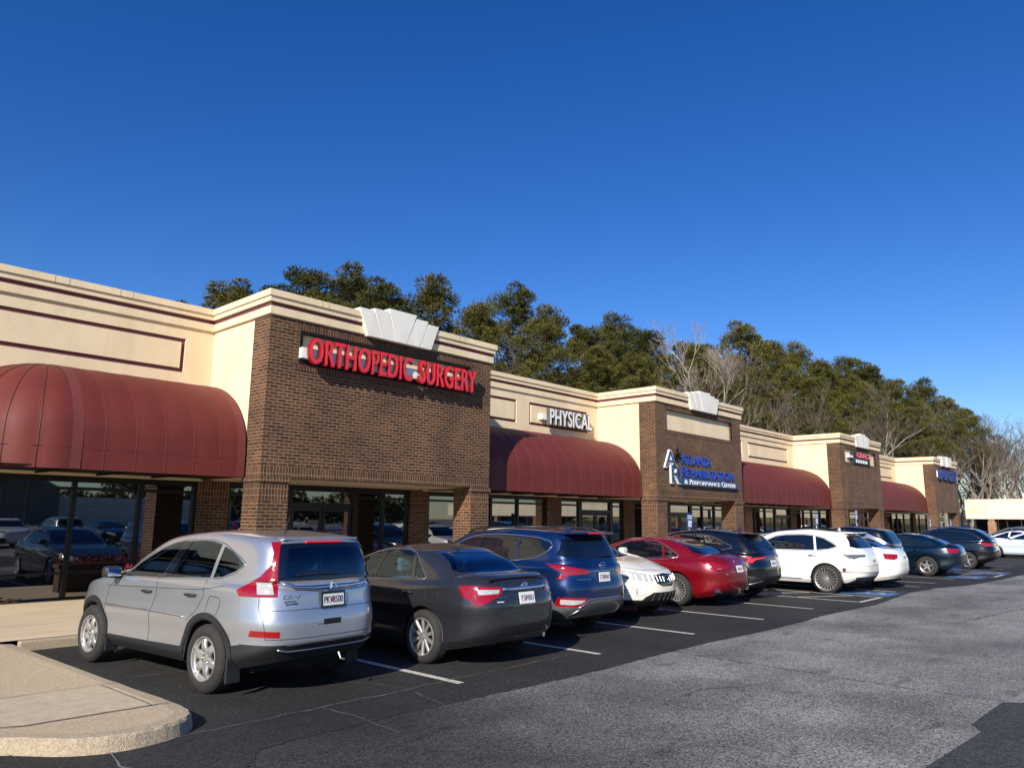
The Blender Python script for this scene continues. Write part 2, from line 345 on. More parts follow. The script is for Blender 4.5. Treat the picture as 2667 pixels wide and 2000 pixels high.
def offp(P,d):
    out=[];n=len(P)
    for i in range(n):
        a=P[i-1];b=P[(i+1)%n];t=Vector((b[0]-a[0],b[1]-a[1])); t=t.normalized() if t.length>1e-6 else Vector((1,0)); out.append((P[i][0]-t.y*d,P[i][1]+t.x*d))
    return out
ring0=offp(isl2,-.03);ring1=isl2;ring2=offp(isl2,.02);ring3=offp(isl2,.14)
vs=[(x,y,-.05) for x,y in ring0]+[(x,y,.098+rr.uniform(-.012,.008)) for x,y in ring1]+[(x+rr.uniform(-.012,.012),y+rr.uniform(-.012,.012),.120+rr.uniform(-.004,.003)) for x,y in ring2]+[(x,y,.125) for x,y in ring3]
fs=[]
for l in range(3):
    for i in range(n): fs.append((l*n+i,l*n+(i+1)%n,(l+1)*n+(i+1)%n,(l+1)*n+i))
ok=tag(add_mesh('island_kerb',vs,fs,M_kerb),kind='structure')
inner=[(x,y) for x,y in ring3]
add_mesh('island_paving',[(x,y,.125) for x,y in inner],[tuple(range(n))],M_concrete)['kind']='structure'
# smoother slab band and joints
sheet('smooth_concrete_slab',[(-8,8.33),(-8,7.45),(1.2,7.55),(2.05,7.2),(3.1,7.17),(3.08,8.36)],.129,M_conc2)
for p in ([(-8,8.33),(3.2,8.37)],[(2.05,7.2),(3.27,7.17)],[(-8,7.45),(1.3,7.6),(2.05,7.2)],[(3.05,7.2),(3.02,8.35)]): strip('paving_joint',wig(p,.1,.006),.012,M_crackd,.133)
for p in ([(-14,13.3),(66,13.3)],[(-14,11.99),(3.1,11.99)],[(6.2,12),(6.2,16.2)]): strip('paving_joint',[(q[0],q[1]) for q in p],.012,M_crackd,.18 if p[0][1]>12 else .129)
# dry leaves drifted against the shop window
mb=MB(); rl=random.Random(8)
for i in range(46):
    x=4.0+rl.gauss(0,.14);y=16.1+rl.uniform(-.12,.08);z=.215+rl.uniform(0,.07);s=rl.uniform(.02,.045);a=rl.uniform(0,6.3);t=rl.uniform(-.8,.8)
    u=Vector((math.cos(a),math.sin(a),t*.6))*s;v=Vector((-math.sin(a),math.cos(a),rl.uniform(-.6,.6)))*s*.7
    c=Vector((x,y,z)); mb.add([c-u,c-v*.8,c+u,c+v],[(0,1,2,3)])
tag(mb.build('dry_leaves',mat('dry_leaf',(.42,.22,.12),.8,vary=.4,vscale=30)),'small drift of dry brown leaves against the shop window foot','leaves',kind='stuff')

# ------------------------------------------------------------------ the strip building
FY=13.56; RY=16.02; GY=16.27
BAY=[7.40,21.95,39.73,57.92]; BW=6.52
bld=empty('strip_mall',(0,0,0),0,'long single storey strip mall in brown brick and cream stucco with maroon awnings','building')
def part(mb,name,m,parent=bld,label=None,**k):
    o=mb.build(name,m,parent,**k)
    if label: o['label']=label
    return o
walls=[(-12,7.47),(13.85,22.02),(28.40,39.80),(46.18,57.99),(64.4,66)]
panels=[[(-3.0,6.82)],[(14.5,17.60),(18.23,21.40)],[(29.2,33.72),(34.37,39.08)],[(47.0,52.0),(52.6,57.2)],[]]
PZ0,PZ1=4.86,5.61
for (x0,x1),pn in zip(walls,panels):
    w=MB(); mr=MB(); ip=MB()
    w.box(x0,x1,RY+.045,RY+.3,2.55,6.0)
    xs=x0
    w.box(x0,x1,RY,RY+.045,PZ1,6.0); w.box(x0,x1,RY,RY+.045,2.55,PZ0)
    for a,b in pn:
        w.box(xs,a,RY,RY+.045,PZ0,PZ1); xs=b
        mr.box(a,b,RY+.040,RY+.046,PZ0,PZ1)
        ip.box(a+.09,b-.09,RY-.004,RY+.04,PZ0+.09,PZ1-.09)
    w.box(xs,x1,RY,RY+.045,PZ0,PZ1)
    o=part(w,'stucco_wall',M_cream)
    if mr.v: part(mr,'panel_border',M_maroon,o); part(ip,'wall_panel',M_cream,o)
# roof, back
part(MB().box(-12,66,16.32,27,5.6,5.75),'roof',M_soffit); part(MB().box(-12,66,27,27.3,0,6.0),'back_wall',M_brick); part(MB().box(65.7,66,16.5,27,0,6.0),'end_wall',M_brick)
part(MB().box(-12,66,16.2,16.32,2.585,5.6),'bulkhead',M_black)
# cornice sweep
path=[(-12,RY)]
for b in BAY: path+=[(b+.05,RY),(b+.05,FY),(b+BW-.05,FY),(b+BW-.05,RY)]
path+=[(66,RY),(66,27)]
def sweep(prof,name,m):
    vs=[];fs=[];n=len(path)
    def nrm(a,b):
        d=(b[0]-a[0],b[1]-a[1]);l=math.hypot(*d);return (d[1]/l,-d[0]/l)
    for i,p in enumerate(path):
        if i==0: o=nrm(path[0],path[1])
        elif i==n-1: o=nrm(path[-2],path[-1])
        else:
            a=nrm(path[i-1],p);b=nrm(p,path[i+1]); o=(a[0]+b[0],a[1]+b[1])
        for d,z in prof: vs.append((p[0]+o[0]*d,p[1]+o[1]*d,z))
    m_=len(prof)
    for i in range(n-1):
        for j in range(m_-1): fs.append((i*m_+j,(i+1)*m_+j,(i+1)*m_+j+1,i*m_+j+1))
    return add_mesh(name,vs,fs,m,bld)
co=sweep([(-.3,5.7),(-.3,6.365),(.12,6.365),(.12,6.235),(.085,6.225),(.085,6.125),(.02,6.118)],'cornice',M_cream)
sweep([(.02,6.12),(.035,6.12),(.035,6.04),(.02,6.035)],'cornice_band',M_maroon)
sweep([(.02,6.035),(.05,6.035),(.05,5.875),(.0,5.865)],'cornice_base',M_cream)
sweep([(.02,6.2),(.019,5.86)],'cornice_backing',M_cream)
SX=[.73,5.72]
for a_,yy in [(3.1,RY),(4.15,RY),(4.4,RY),(5.35,RY),(5.6,RY),(8.55,FY),(8.72,FY),(12.6,FY),(12.78,FY),(15.0,RY),(17.9,RY),(20.4,RY),(23.2,FY),(27.3,FY),(31,RY),(35,RY),(38,RY)]:
    part(MB().box(a_,a_+.012,yy-.1225,yy-.11,6.24,6.362),'cornice_joint',M_kerb,co)
for bi,b in enumerate(BAY):
    x0,x1=b+.05,b+BW-.05; sb=M_brick
    w=MB(); d=.30; o0,o1=b+SX[0],b+SX[1]
    w.box(x0,o0,FY,FY+d,2.80,5.87); w.box(o1,x1,FY,FY+d,2.80,5.87); w.box(o0,o1,FY,FY+d,5.66,5.87); w.box(o0,o1,FY,FY+d,2.80,4.94)
    w.box(x0,x0+.3,FY+d,FY+.66,2.80,5.87); w.box(x1-.3,x1,FY+d,FY+.66,2.80,5.87)
    o=part(w,'brick_front',M_brick)
    s=MB(); s.box(x0-.004,x1+.004,FY-.004,FY+.3,2.585,2.80); s.box(x0-.004,x0+.3,FY+.3,FY+.664,2.585,2.80); s.box(x1-.3,x1+.004,FY+.3,FY+.664,2.585,2.80)
    # frame round the sign recess
    s.box(o0-.10,o1+.05,FY-.012,FY+.05,5.66,5.78); s.box(o0-.10,o1+.05,FY-.012,FY+.05,4.80,4.905)
    part(s,'soldier_course',M_soldier,o)
    part(MB().box(o0-.10,o0,FY-.012,FY+.05,4.905,5.66),'recess_edge',M_brick,o); part(MB().box(o1,o1+.05,FY-.012,FY+.05,4.905,5.66),'recess_edge',M_brick,o)
    part(MB().box(o0,o1,FY-.014,FY+.12,4.905,4.94),'recess_sill',M_maroon,o)
    part(MB().box(o0,o1,FY+.11,FY+.2,4.94,5.66),'recess_panel',M_cream,o)
    part(MB().box(x0+.006,x0+.3,FY+.662,RY+.02,2.585,5.868),'stucco_return',M_cream); part(MB().box(x1-.3,x1-.006,FY+.662,RY+.02,2.585,5.868),'stucco_return',M_cream)
    part(MB().box(x0+.3,x1-.3,FY+.3,RY+.3,2.57,2.62),'soffit',M_soffit)
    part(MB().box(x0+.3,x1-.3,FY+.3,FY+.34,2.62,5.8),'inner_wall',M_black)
    for px0,px1 in ((x0,x0+.64),(x1-.64,x1)):
        pr=MB().box(px0,px1,FY,FY+.64,.1,2.12); po=part(pr,'brick_pier',M_brick)
        part(MB().box(px0,px1,FY,FY+.64,2.24,2.48),'pier_soldier_course',M_soldier,po)
        h=MB().box(px0,px1,FY,FY+.64,2.12,2.24); h.box(px0-.03,px1+.03,FY-.03,FY+.67,2.48,2.585); part(h,'pier_header_course',M_header,po)
    # keystone fan
    T=[2.10,2.50,2.92,3.75,4.12,4.47];Bt=[2.36,2.74,3.14,3.46,3.86,4.24];zt=[6.44,6.50,6.58,6.50,6.44]
    ks=MB()
    for i in range(5):
        dz=.15+.005*(2-abs(i-2)); g=.006
        ks.prism([(b+Bt[i]+g,5.83),(b+Bt[i+1]-g,5.83),(b+T[i+1]-g,zt[i]),(b+T[i]+g,zt[i])],1,FY-dz,FY+.1)
    ks.prism([(b+2.42,5.86),(b+4.18,5.86),(b+4.38,6.40),(b+2.2,6.40)],1,FY-.139,FY+.1)
    if bi==3: ks=MB()
    if bi==3:
        ks.prism([(b+1.9,5.83),(b+2.85,5.83),(b+2.85,6.55),(b+1.75,6.5)],1,FY-.2,FY+.1); ks.prism([(b+3.2,5.83),(b+4.3,5.83),(b+4.5,6.5),(b+3.2,6.55)],1,FY-.2,FY+.1)
    part(ks,'keystone',M_key)
# awnings
prof=[(14.13,2.57),(14.13,2.95),(14.15,3.30),(14.23,3.55),(14.36,3.78),(14.53,3.99),(14.74,4.18),(14.98,4.33),(15.25,4.45),(15.56,4.545),(15.8,4.59),(16.02,4.62)]
pp=pchip(np.linspace(0,1,len(prof)),np.array(prof),np.linspace(0,1,30))
M_rib=mat('awning_seam',(.145,.032,.028),.6)
def awning(x0,x1,dome=False,seg=.555,label=None):
    root=empty('awning',(0,0,0),parent=bld); 
    if label: root['label']=label
    vs=[];fs=[];xs=[];k=0;x=x0
    N=max(1,round((x1-x0)/seg)); st=(x1-x0)/N; sub=6
    for i in range(N*sub+1): xs.append(x0+st*i/sub)
    m=len(pp)
    for i,x in enumerate(xs):
        t=(i%sub)/sub; bul=.013*math.sin(math.pi*t)
        for j,(y,z) in enumerate(pp):
            q=j/(m-1); a=math.pi/2*min(1,max(0,(q-.12)/.8)); wgt=min(1,q*4)*(1-q**6)
            vs.append((x,y-bul*wgt*math.cos(a),z+bul*wgt*math.sin(a)*1.2))
    for i in range(len(xs)-1):
        for j in range(m-1): fs.append((i*m+j,(i+1)*m+j,(i+1)*m+j+1,i*m+j+1))
    add_mesh('canopy',vs,fs,M_fabric,root,smooth=True)
    rb=MB()
    for i in range(1,N):
        x=x0+st*i; rb.tube([(x,y-.002,z+.001) for y,z in pp],.005,5)
    rb.tube([(x0,14.125,2.93),(x1,14.125,2.93)],.004,4); part(rb,'seam',M_rib,root)
    for a,b_ in ([(x1-.19,x1-.02)]+([(x0,x0+.17)] if dome else [])):
        fd=MB(); v=[(a,y-.012-.0,z+.008) for y,z in pp]+[(b_,y-.012,z+.008) for y,z in pp]; fd.add(v,[(j,j+m,j+m+1,j+1) for j in range(m-1)]); part(fd,'faded_edge_strip',M_fabric2,root,smooth=True)
    ec=MB(); ec.add([(x1,y,z) for y,z in pp]+[(x1,16.02,2.57)],[tuple(range(m+1))])
    if not dome: ec.add([(x0,y,z) for y,z in pp]+[(x0,16.02,2.57)],[tuple(range(m+1))])
    part(ec,'end_panel',M_fabric,root)
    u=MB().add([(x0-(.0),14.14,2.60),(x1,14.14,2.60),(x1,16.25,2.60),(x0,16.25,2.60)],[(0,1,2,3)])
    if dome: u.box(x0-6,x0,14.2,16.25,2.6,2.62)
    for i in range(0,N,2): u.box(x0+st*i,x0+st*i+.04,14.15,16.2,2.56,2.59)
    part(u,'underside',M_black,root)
    if dome:
        R0=16.02-14.13; G=12; vs=[];fs=[]; K=5
        for g in range(0,6*K+1):
            ph=R(15)*g/K; t=(g%K)/K; bul=1+.012*math.sin(math.pi*t)
            for y,z in pp:
                r=(16.02-y)*bul; vs.append((x0-r*math.sin(ph),16.02-r*math.cos(ph),z))
        for g in range(6*K):
            for j in range(m-1): fs.append((g*m+j,g*m+j+1,(g+1)*m+j+1,(g+1)*m+j))
        add_mesh('domed_end',vs,fs,M_fabric,root,smooth=True)
        s=MB()
        for g in range(7):
            ph=R(15)*g; s.tube([(x0-(16.02-y+.006)*math.sin(ph),16.02-(16.02-y+.006)*math.cos(ph),z) for y,z in pp],.007,5)
        s.tube([(x0-(1.9)*math.sin(R(a)),16.02-1.9*math.cos(R(a)),2.93) for a in range(0,91,5)],.006,4)
        part(s,'domed_end_seam',mat('dark_seam',(.05,.008,.01),.6),root)
awning(4.24,7.42,True,label='maroon awning with a domed left end above the first shop windows')
awning(13.93,21.97,label='maroon barrel awning under the white lettered wall sign')
awning(28.46,39.75,label='third maroon barrel awning between the second and third brick fronts')
awning(46.24,57.94,label='farthest maroon barrel awning, before the last brick front')
# storefront glazing
def glass_run(x0,x1,mul,rail=True,door=None):
    """one storefront window band: frame mesh with a pane per bay"""
    root=empty('storefront',(0,0,0),parent=bld)
    f=MB(); y0,y1=GY-.05,GY+.06
    f.box(x0,x1,y0,y1,.19,.245); f.box(x0,x1,y0,y1,2.43,2.585); f.box(x0,x1,y0+.01,y1,2.275,2.335)
    ms=[x0]+mul+[x1]
    for i,x in enumerate(ms):
        a=x if i==0 else (x-.08 if i==len(ms)-1 else x-.04); f.box(a,a+.08,y0-.01,y1,.19,2.44)
    if rail: f.box(x0,x1,y0+.02,y1,.68,.72)
    part(f,'window_frame',M_dark,root)
    for i in range(len(ms)-1):
        a=ms[i]+.04; b_=ms[i+1]-.04
        part(MB().box(a,b_,GY,GY+.012,.245,2.275),'window_pane',M_store,root); part(MB().box(a,b_,GY,GY+.012,2.335,2.43),'transom_pane',M_store,root)
    return root
def store_pier(x0,x1):
    po=part(MB().box(x0,x1,GY-.12,GY+.2,.18,2.12),'storefront_pier',M_brick); part(MB().box(x0,x1,GY-.12,GY+.2,2.24,2.585),'pier_soldier_course',M_soldier,po); part(MB().box(x0,x1,GY-.12,GY+.2,2.12,2.24),'pier_header_course',M_header,po)
def doors(x0,x1,glassm=M_store):
    root=empty('double_door',(0,0,0),parent=bld); xm=(x0+x1)/2
    f=MB(); f.box(x0,x0+.1,GY-.06,GY+.06,.19,2.585); f.box(x1-.1,x1,GY-.06,GY+.06,.19,2.585); f.box(x0+.1,x1-.1,GY-.06,GY+.06,2.05,2.15); f.box(x0+.1,x1-.1,GY-.06,GY+.06,2.43,2.585)
    part(f,'door_frame',M_dark,root); part(MB().box(x0+.1,x1-.1,GY,GY+.012,2.15,2.43),'transom_pane',M_store,root)
    for a,b_ in ((x0+.11,xm-.01),(xm+.01,x1-.11)):
        d=MB(); d.box(a,a+.07,GY-.03,GY+.03,.2,2.045); d.box(b_-.07,b_,GY-.03,GY+.03,.2,2.045); d.box(a+.07,b_-.07,GY-.03,GY+.03,.2,.38); d.box(a+.07,b_-.07,GY-.03,GY+.03,1.95,2.045)
        part(d,'door_leaf',M_dark,root); part(MB().box(a+.07,b_-.07,GY,GY+.012,.38,1.95),'door_pane',M_store,root)
        hx=b_-.035 if b_<xm else a+.035
        h=MB().tube([(hx,GY-.03,.95),(hx,GY-.09,.95),(hx,GY-.09,1.25),(hx,GY-.03,1.25)],.012,6); part(h,'door_handle',M_steel,root)
glass_run(-12,7.44,[-1.2,.04,1.3,2.54,3.78,5.02,6.26]); store_pier(7.44,8.15)
glass_run(8.15,9.70,[8.9]); doors(9.70,11.66); glass_run(11.66,13.42,[12.55]); store_pier(13.42,14.09)
glass_run(14.09,19.33,[15.4,16.7,17.93],rail=False); store_pier(19.33,20.07); glass_run(20.07,21.2,[]); doors(21.2,23.1); glass_run(23.1,23.85,[]); store_pier(23.85,24.55)
glass_run(24.55,27.2,[25.8],rail=False); doors(27.2,29.0); glass_run(29.0,33.3,[30.0,31.1,32.2],rail=False); store_pier(33.3,34.0)
glass_run(34,37.6,[35.2,36.4],rail=False); doors(37.6,39.4); store_pier(39.4,40.1); glass_run(40.1,45,[41.3,42.5,43.7]); store_pier(45,45.7)
glass_run(45.7,50,[47,48.5]); doors(50,51.8); glass_run(51.8,55,[53.4]); store_pier(55,55.7); glass_run(55.7,62,[57,58.3,60]); store_pier(62,62.7); glass_run(62.7,66,[64])
# lettering on the first doors
M_vinyl=mat('pale_vinyl_lettering',(.30,.31,.30),.6)
def wall_text(name,txt,x0,x1,z0,z1,y,depth,m,parent=None,bold=0,spacing=1.0):
    V,F=text_mesh(txt,x0,x1,z0,z1,depth,spacing,bold); return add_mesh(name,[(a,y+b_,c) for a,b_,c in V],F,m,parent)
dl=empty('door_lettering',(0,0,0),0,'pale vinyl lettering and phone numbers on the dark double door under the red sign','lettering')
for t,a in [(('Atlanta',10.28,10.62,1.66,1.75),0),(('Rehabilitation',10.22,10.63,1.57,1.63),0),(('770-985-9330',10.08,10.62,1.33,1.42),0),(('Atlanta Rehab Center',10.86,11.42,1.41,1.47),0),(('770-982-0012',10.95,11.36,1.24,1.30),0)]:
    wall_text('lettering',*t,GY-.008,.006,M_vinyl,dl)
rn=MB().tube([(10.02,GY-.006,1.50),(10.08,GY-.006,1.58),(10.14,GY-.006,1.66),(10.22,GY-.006,1.72)],.012,5); rn.tube([(9.96,GY-.006,1.60),(10.08,GY-.006,1.64),(10.2,GY-.006,1.56)],.01,5); rn.lathe([(-.003,.001),(-.003,.03),(.003,.03),(.003,.001)],10.25,GY-.006,1.77,12,1)
part(rn,'runner_emblem',M_vinyl,dl)

# ------------------------------------------------------------------ signs on the facade
# red channel letters
s1=empty('wall_sign',(0,0,0),0,'red ORTHOPEDIC SURGERY channel letters on the nearest brick front','sign')
part(MB().box(8.13,12.95,FY-.13,FY+.10,5.06,5.28),'raceway',M_white,s1)
for tx,a,b_ in (('ORTHOPEDIC',8.22,11.0),('SURGERY',11.20,13.10)):
    wall_text('letter_body',tx,a,b_,4.93,5.50,FY-.26,.10,M_redd,s1,bold=.018,spacing=1.04)
    wall_text('letter_trim',tx,a+.006,b_-.006,4.935,5.495,FY-.266,.012,M_redb,s1,bold=.014,spacing=1.04)
    wall_text('letter_face',tx,a+.03,b_-.03,4.96,5.47,FY-.272,.012,M_red,s1,bold=-.006,spacing=1.04)
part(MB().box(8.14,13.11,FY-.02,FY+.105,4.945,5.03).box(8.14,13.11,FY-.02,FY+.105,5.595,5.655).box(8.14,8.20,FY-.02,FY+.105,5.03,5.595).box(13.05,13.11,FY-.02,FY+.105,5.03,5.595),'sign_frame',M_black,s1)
s2=empty('wall_sign',(0,0,0),0,'white PHYSICAL channel letters on the cream wall above an awning','sign')
part(MB().box(18.7,21.0,RY-.16,RY,5.08,5.26),'raceway',M_white,s2)
wall_text('letter_body','PHYSICAL',18.92,21.30,4.90,5.48,RY-.30,.14,M_greyl,s2,bold=.03,spacing=1.04)
wall_text('letter_face','PHYSICAL',18.94,21.28,4.92,5.46,RY-.306,.01,M_whitel,s2,bold=.015,spacing=1.04)
s3=empty('wall_sign',(0,0,0),0,'blue Atlanta Rehabilitation sign with large A and R monogram on the second brick front','sign')
def serif_text(*a,**k): return wall_text(*a,**k)
for tx,a,b_,z0,z1 in (('A',22.40,23.20,3.60,4.24),('R',22.80,23.52,3.07,3.74)):
    wall_text('monogram_outline',tx,a,b_,z0,z1,FY-.08,.06,M_whitel,s3,bold=.035)
    wall_text('monogram_face',tx,a+.05,b_-.05,z0+.035,z1-.035,FY-.092,.014,M_navy,s3,bold=-.004)
for tx,a,b_,z0,z1,big in (('A',23.62,23.92,3.80,4.20,1),('TLANTA',23.95,25.80,3.80,4.12,0),('R',23.62,23.96,3.35,3.72,1),('EHABILITATION',24.0,27.60,3.35,3.65,0)):
    wall_text('blue_lettering',tx,a,b_,z0,z1,FY-.05,.05,M_chan,s3,bold=.004)
part(MB().prism([(23.5,3.04),(27.75,3.04),(27.8,3.08),(27.8,3.27),(27.75,3.31),(23.5,3.31),(23.45,3.17)],1,FY-.10,FY),'name_board',M_navy,s3)
for tx,a,b_,z0,z1 in (('&',23.66,23.92,3.09,3.25),('P',24.04,24.2,3.09,3.27),('ERFORMANCE',24.22,26.32,3.09,3.23),('C',26.45,26.66,3.08,3.27),('ENTER',26.68,27.62,3.09,3.23)):
    wall_text('white_lettering',tx,a,b_,z0,z1,FY-.112,.014,M_whitel,s3,bold=.012)
rn=MB()
for pth in ([(23.02,3.92),(23.12,4.05),(23.22,4.12),(23.27,4.2)],[(23.22,4.12),(23.34,4.06),(23.46,4.0)],[(23.12,4.05),(23.2,3.96),(23.3,3.97)],[(23.27,4.2),(23.4,4.1),(23.5,4.12)]):
    rn.tube([(x,FY-.08,z) for x,z in pth],.035,5)
rn.lathe([(-.02,.001),(-.02,.06),(.02,.06),(.02,.001)],23.27,FY-.08,4.27,12,1)
part(rn,'runner_emblem',M_black,s3)
s4=empty('wall_sign',(0,0,0),0,'small sign with red GRACE letters in the recess of the third brick front','sign')
part(MB().box(41.6,44.2,FY-.08,FY+.1,4.92,5.54),'sign_box',mat('dark_sign_box',(.02,.022,.03),.8),s4)
wall_text('letter_face','GRACE',42.0,44.3,5.24,5.53,FY-.12,.04,M_red,s4,bold=.03)
wall_text('lower_lettering','GRACE',41.9,43.7,4.96,5.16,FY-.14,.02,M_whitel,s4,bold=.02); part(MB().box(41.0,41.6,FY-.05,FY+.1,5.2,5.32),'raceway',M_white,s4)
bpy.data.objects.remove(bpy.data.objects['lower_lettering']); wall_text('lower_row','IIIIIII',41.9,43.7,4.97,5.14,FY-.10,.02,M_whitel,s4,bold=.01)
s5=empty('wall_sign',(0,0,0),0,'dark blue LAUNDRY letters on the farthest brick front','sign')
part(MB().box(58.9,60.0,FY-.02,FY+.1,5.0,5.4),'raceway',M_white,s5)
wall_text('letter_body','LAUNDRY',58.95,63.9,4.84,5.58,FY-.16,.12,M_chand,s5,bold=.02)
# blue accessible-parking signs on posts
def psign(x,y,z0,z1,small,label,w=.33):
    r=empty('parking_sign',(x,y,.13),0,label,'sign','blue parking signs on posts along the walkway kerb')
    part(MB().tube([(0,.02,0),(0,.02,z1-.13)],.028,8),'post',M_steel,r)
    f=rounded_box(-w/2,w/2,-.012,.0,z0-.13,z1-.13,.005,1); p=MB(); p.add(*f); part(p,'sign_plate',M_signblue,r)
    h=z1-z0; wp=MB().box(-.10,.10,-.017,-.013,z0-.13+.12*h,z0-.13+.55*h); pl=part(wp,'symbol_panel',M_white,r)
    s=MB().tube([(-.02,-.018,z0-.13+.5*h),(-.02,-.018,z0-.13+.3*h),(.06,-.018,z0-.13+.3*h),(.08,-.018,z0-.13+.18*h)],.010,5); part(s,'wheelchair_symbol',M_signblue,r)
    p2=MB().box(-w/2+.03,w/2-.03,-.016,-.012,z1-.13-.18*h,z1-.13-.10*h).box(-w/2+.03,w/2-.03,-.016,-.012,z1-.13-.32*h,z1-.13-.25*h); part(p2,'wording_bar',M_white,r)
    if small:
        a,b_=small; part(MB().box(-.13,.13,-.012,0,a-.13,b_-.13),'small_plate',M_signblue,r); part(MB().box(-.05,.05,-.016,-.012,a-.13+.04,b_-.13-.04),'small_symbol',M_white,r)
psign(22.05,12.4,1.56,2.02,None,'blue wheelchair parking sign rising behind the red sedan')
psign(32.95,12.4,1.69,2.17,None,'blue wheelchair parking sign directly behind the white crossover roof')
psign(38.0,12.4,1.91,2.39,(1.62,1.80),'blue parking sign with a smaller plate below, before the third brick front')
psign(51.1,12.4,1.55,2.08,None,'thin parking sign post near the fourth brick front pier')
psign(56.1,12.4,1.62,2.10,None,'farthest thin parking sign post at the last opening')
# timber planter with red flowers (seen in the shop window)
pl=empty('planter',(6.45,14.4,.12),0,'low timber planter box of red flowers on the walkway','planter')
part(MB().box(-1.0,1.0,-.17,.17,0,.62).box(-1.04,1.04,-.2,.2,.56,.64),'planter_box',M_wood,pl)
fl=MB(); rl=random.Random(4)
for i in range(900):
    c=Vector((rl.uniform(-1.05,1.05),rl.uniform(-.22,.22),.64+rl.uniform(0,.16))); u=Vector([rl.uniform(-1,1) for _ in range(3)])*.035; v=Vector([rl.uniform(-1,1) for _ in range(3)])*.035
    fl.add([c,c+u,c+v],[(0,1,2)])
part(fl,'flowers',M_leafy,pl)

# ------------------------------------------------------------------ cars
def paint(name,col,metal=.0,rough=.28,flake=0):
    m,nt,b=newmat(name); b.inputs['Base Color'].default_value=(*col,1); b.inputs['Metallic'].default_value=metal; b.inputs['Roughness'].default_value=rough
    b.inputs['Coat Weight'].default_value=1; b.inputs['Coat Roughness'].default_value=.04; b.inputs['Coat IOR'].default_value=1.5
    N=nt.nodes;L=nt.links; tc=N.new('ShaderNodeTexCoord'); n=N.new('ShaderNodeTexNoise'); n.inputs['Scale'].default_value=3; n.inputs['Detail'].default_value=5; L.new(tc.outputs['Object'],n.inputs['Vector'])
    r=N.new('ShaderNodeMapRange'); r.inputs['To Min'].default_value=rough*.8; r.inputs['To Max'].default_value=rough*1.25; L.new(n.outputs['Fac'],r.inputs['Value']); L.new(r.outputs[0],b.inputs['Roughness'])
    r2=N.new('ShaderNodeMapRange'); r2.inputs['From Min'].default_value=.3; r2.inputs['From Max'].default_value=.75; r2.inputs['To Min'].default_value=.02; r2.inputs['To Max'].default_value=.10; L.new(n.outputs['Fac'],r2.inputs['Value']); L.new(r2.outputs[0],b.inputs['Coat Roughness'])
    return m
P_silver=paint('silver_metallic_paint',(.46,.48,.52),.75,.31)
P_grey=paint('dark_grey_metallic_paint',(.034,.036,.041),.5,.26)
P_blue=paint('dark_blue_metallic_paint',(.003,.019,.088),.45,.24)
P_pearl=paint('cream_white_pearl_paint',(.72,.70,.60),0,.35)
P_red=paint('red_metallic_paint',(.20,.002,.007),.35,.26)
P_black=paint('black_paint',(.003,.0035,.005),.1,.2)
P_white=paint('white_pearl_paint',(.74,.73,.68),0,.3)
P_teal=paint('dark_teal_metallic_paint',(.0015,.012,.025),.4,.26)
P_ice=paint('pale_ice_blue_paint',(.56,.63,.72),.1,.35)
P_gun=paint('gunmetal_paint',(.13,.135,.14),.5,.3)
M_chrome=mat('chrome',(.85,.86,.88),.08,1)
M_satin=mat('satin_silver_trim',(.5,.5,.52),.3,.9)
M_plastic=mat('charcoal_plastic_cladding',(.014,.015,.017),.55,spec=.5,vary=.1,vscale=5)
M_gap=mat('panel_gap',(.006,.006,.006),.7)
M_tyre=mat('tyre_rubber',(.021,.019,.018),.82,vary=.25,vscale=9,bump=.15,bscale=60)
M_alloy=mat('alloy_rim',(.55,.54,.51),.32,.75,vary=.12,vscale=10)
M_alloyd=mat('machined_alloy_rim',(.32,.32,.33),.25,.9)
M_well=mat('wheel_well',(.008,.008,.008),.9)
M_disc=mat('brake_disc',(.05,.05,.05),.5,.7)
def lens(name,col,rough=.08):
    m,nt,b=newmat(name); N=nt.nodes;L=nt.links; b.inputs['Roughness'].default_value=rough; b.inputs['Coat Weight'].default_value=1
    tc=N.new('ShaderNodeTexCoord'); v=N.new('ShaderNodeTexVoronoi'); v.inputs['Scale'].default_value=55; L.new(tc.outputs['Object'],v.inputs['Vector'])
    mx=N.new('ShaderNodeMix'); mx.data_type='RGBA'; mx.inputs[6].default_value=(col[0]*.5,col[1]*.5,col[2]*.5,1); mx.inputs[7].default_value=(*col,1)
    r=N.new('ShaderNodeMapRange'); r.inputs['From Max'].default_value=.55; L.new(v.outputs['Distance'],r.inputs['Value']); L.new(r.outputs[0],mx.inputs[0]); L.new(mx.outputs[2],b.inputs['Base Color'])
    bp=N.new('ShaderNodeBump'); bp.inputs['Strength'].default_value=.12; bp.inputs['Distance'].default_value=.004; L.new(v.outputs['Distance'],bp.inputs['Height']); L.new(bp.outputs[0],b.inputs['Normal'])
    return m
M_tail=lens('red_lamp_lens',(.27,.003,.006)); M_clear=lens('clear_lamp_lens',(.42,.42,.42)); M_darklens=lens('smoked_lamp_lens',(.10,.10,.11)); M_tailb=mat('bright_red_lens_band',(.8,.02,.02),.15,coat=1)
M_glassb=mat('black_tinted_glass',(.003,.005,.009),.02,0,spec=.5,ior=1.75)
M_glassb2=mat('deep_tinted_glass',(.008,.013,.022),.03,0,spec=.6,ior=1.5)
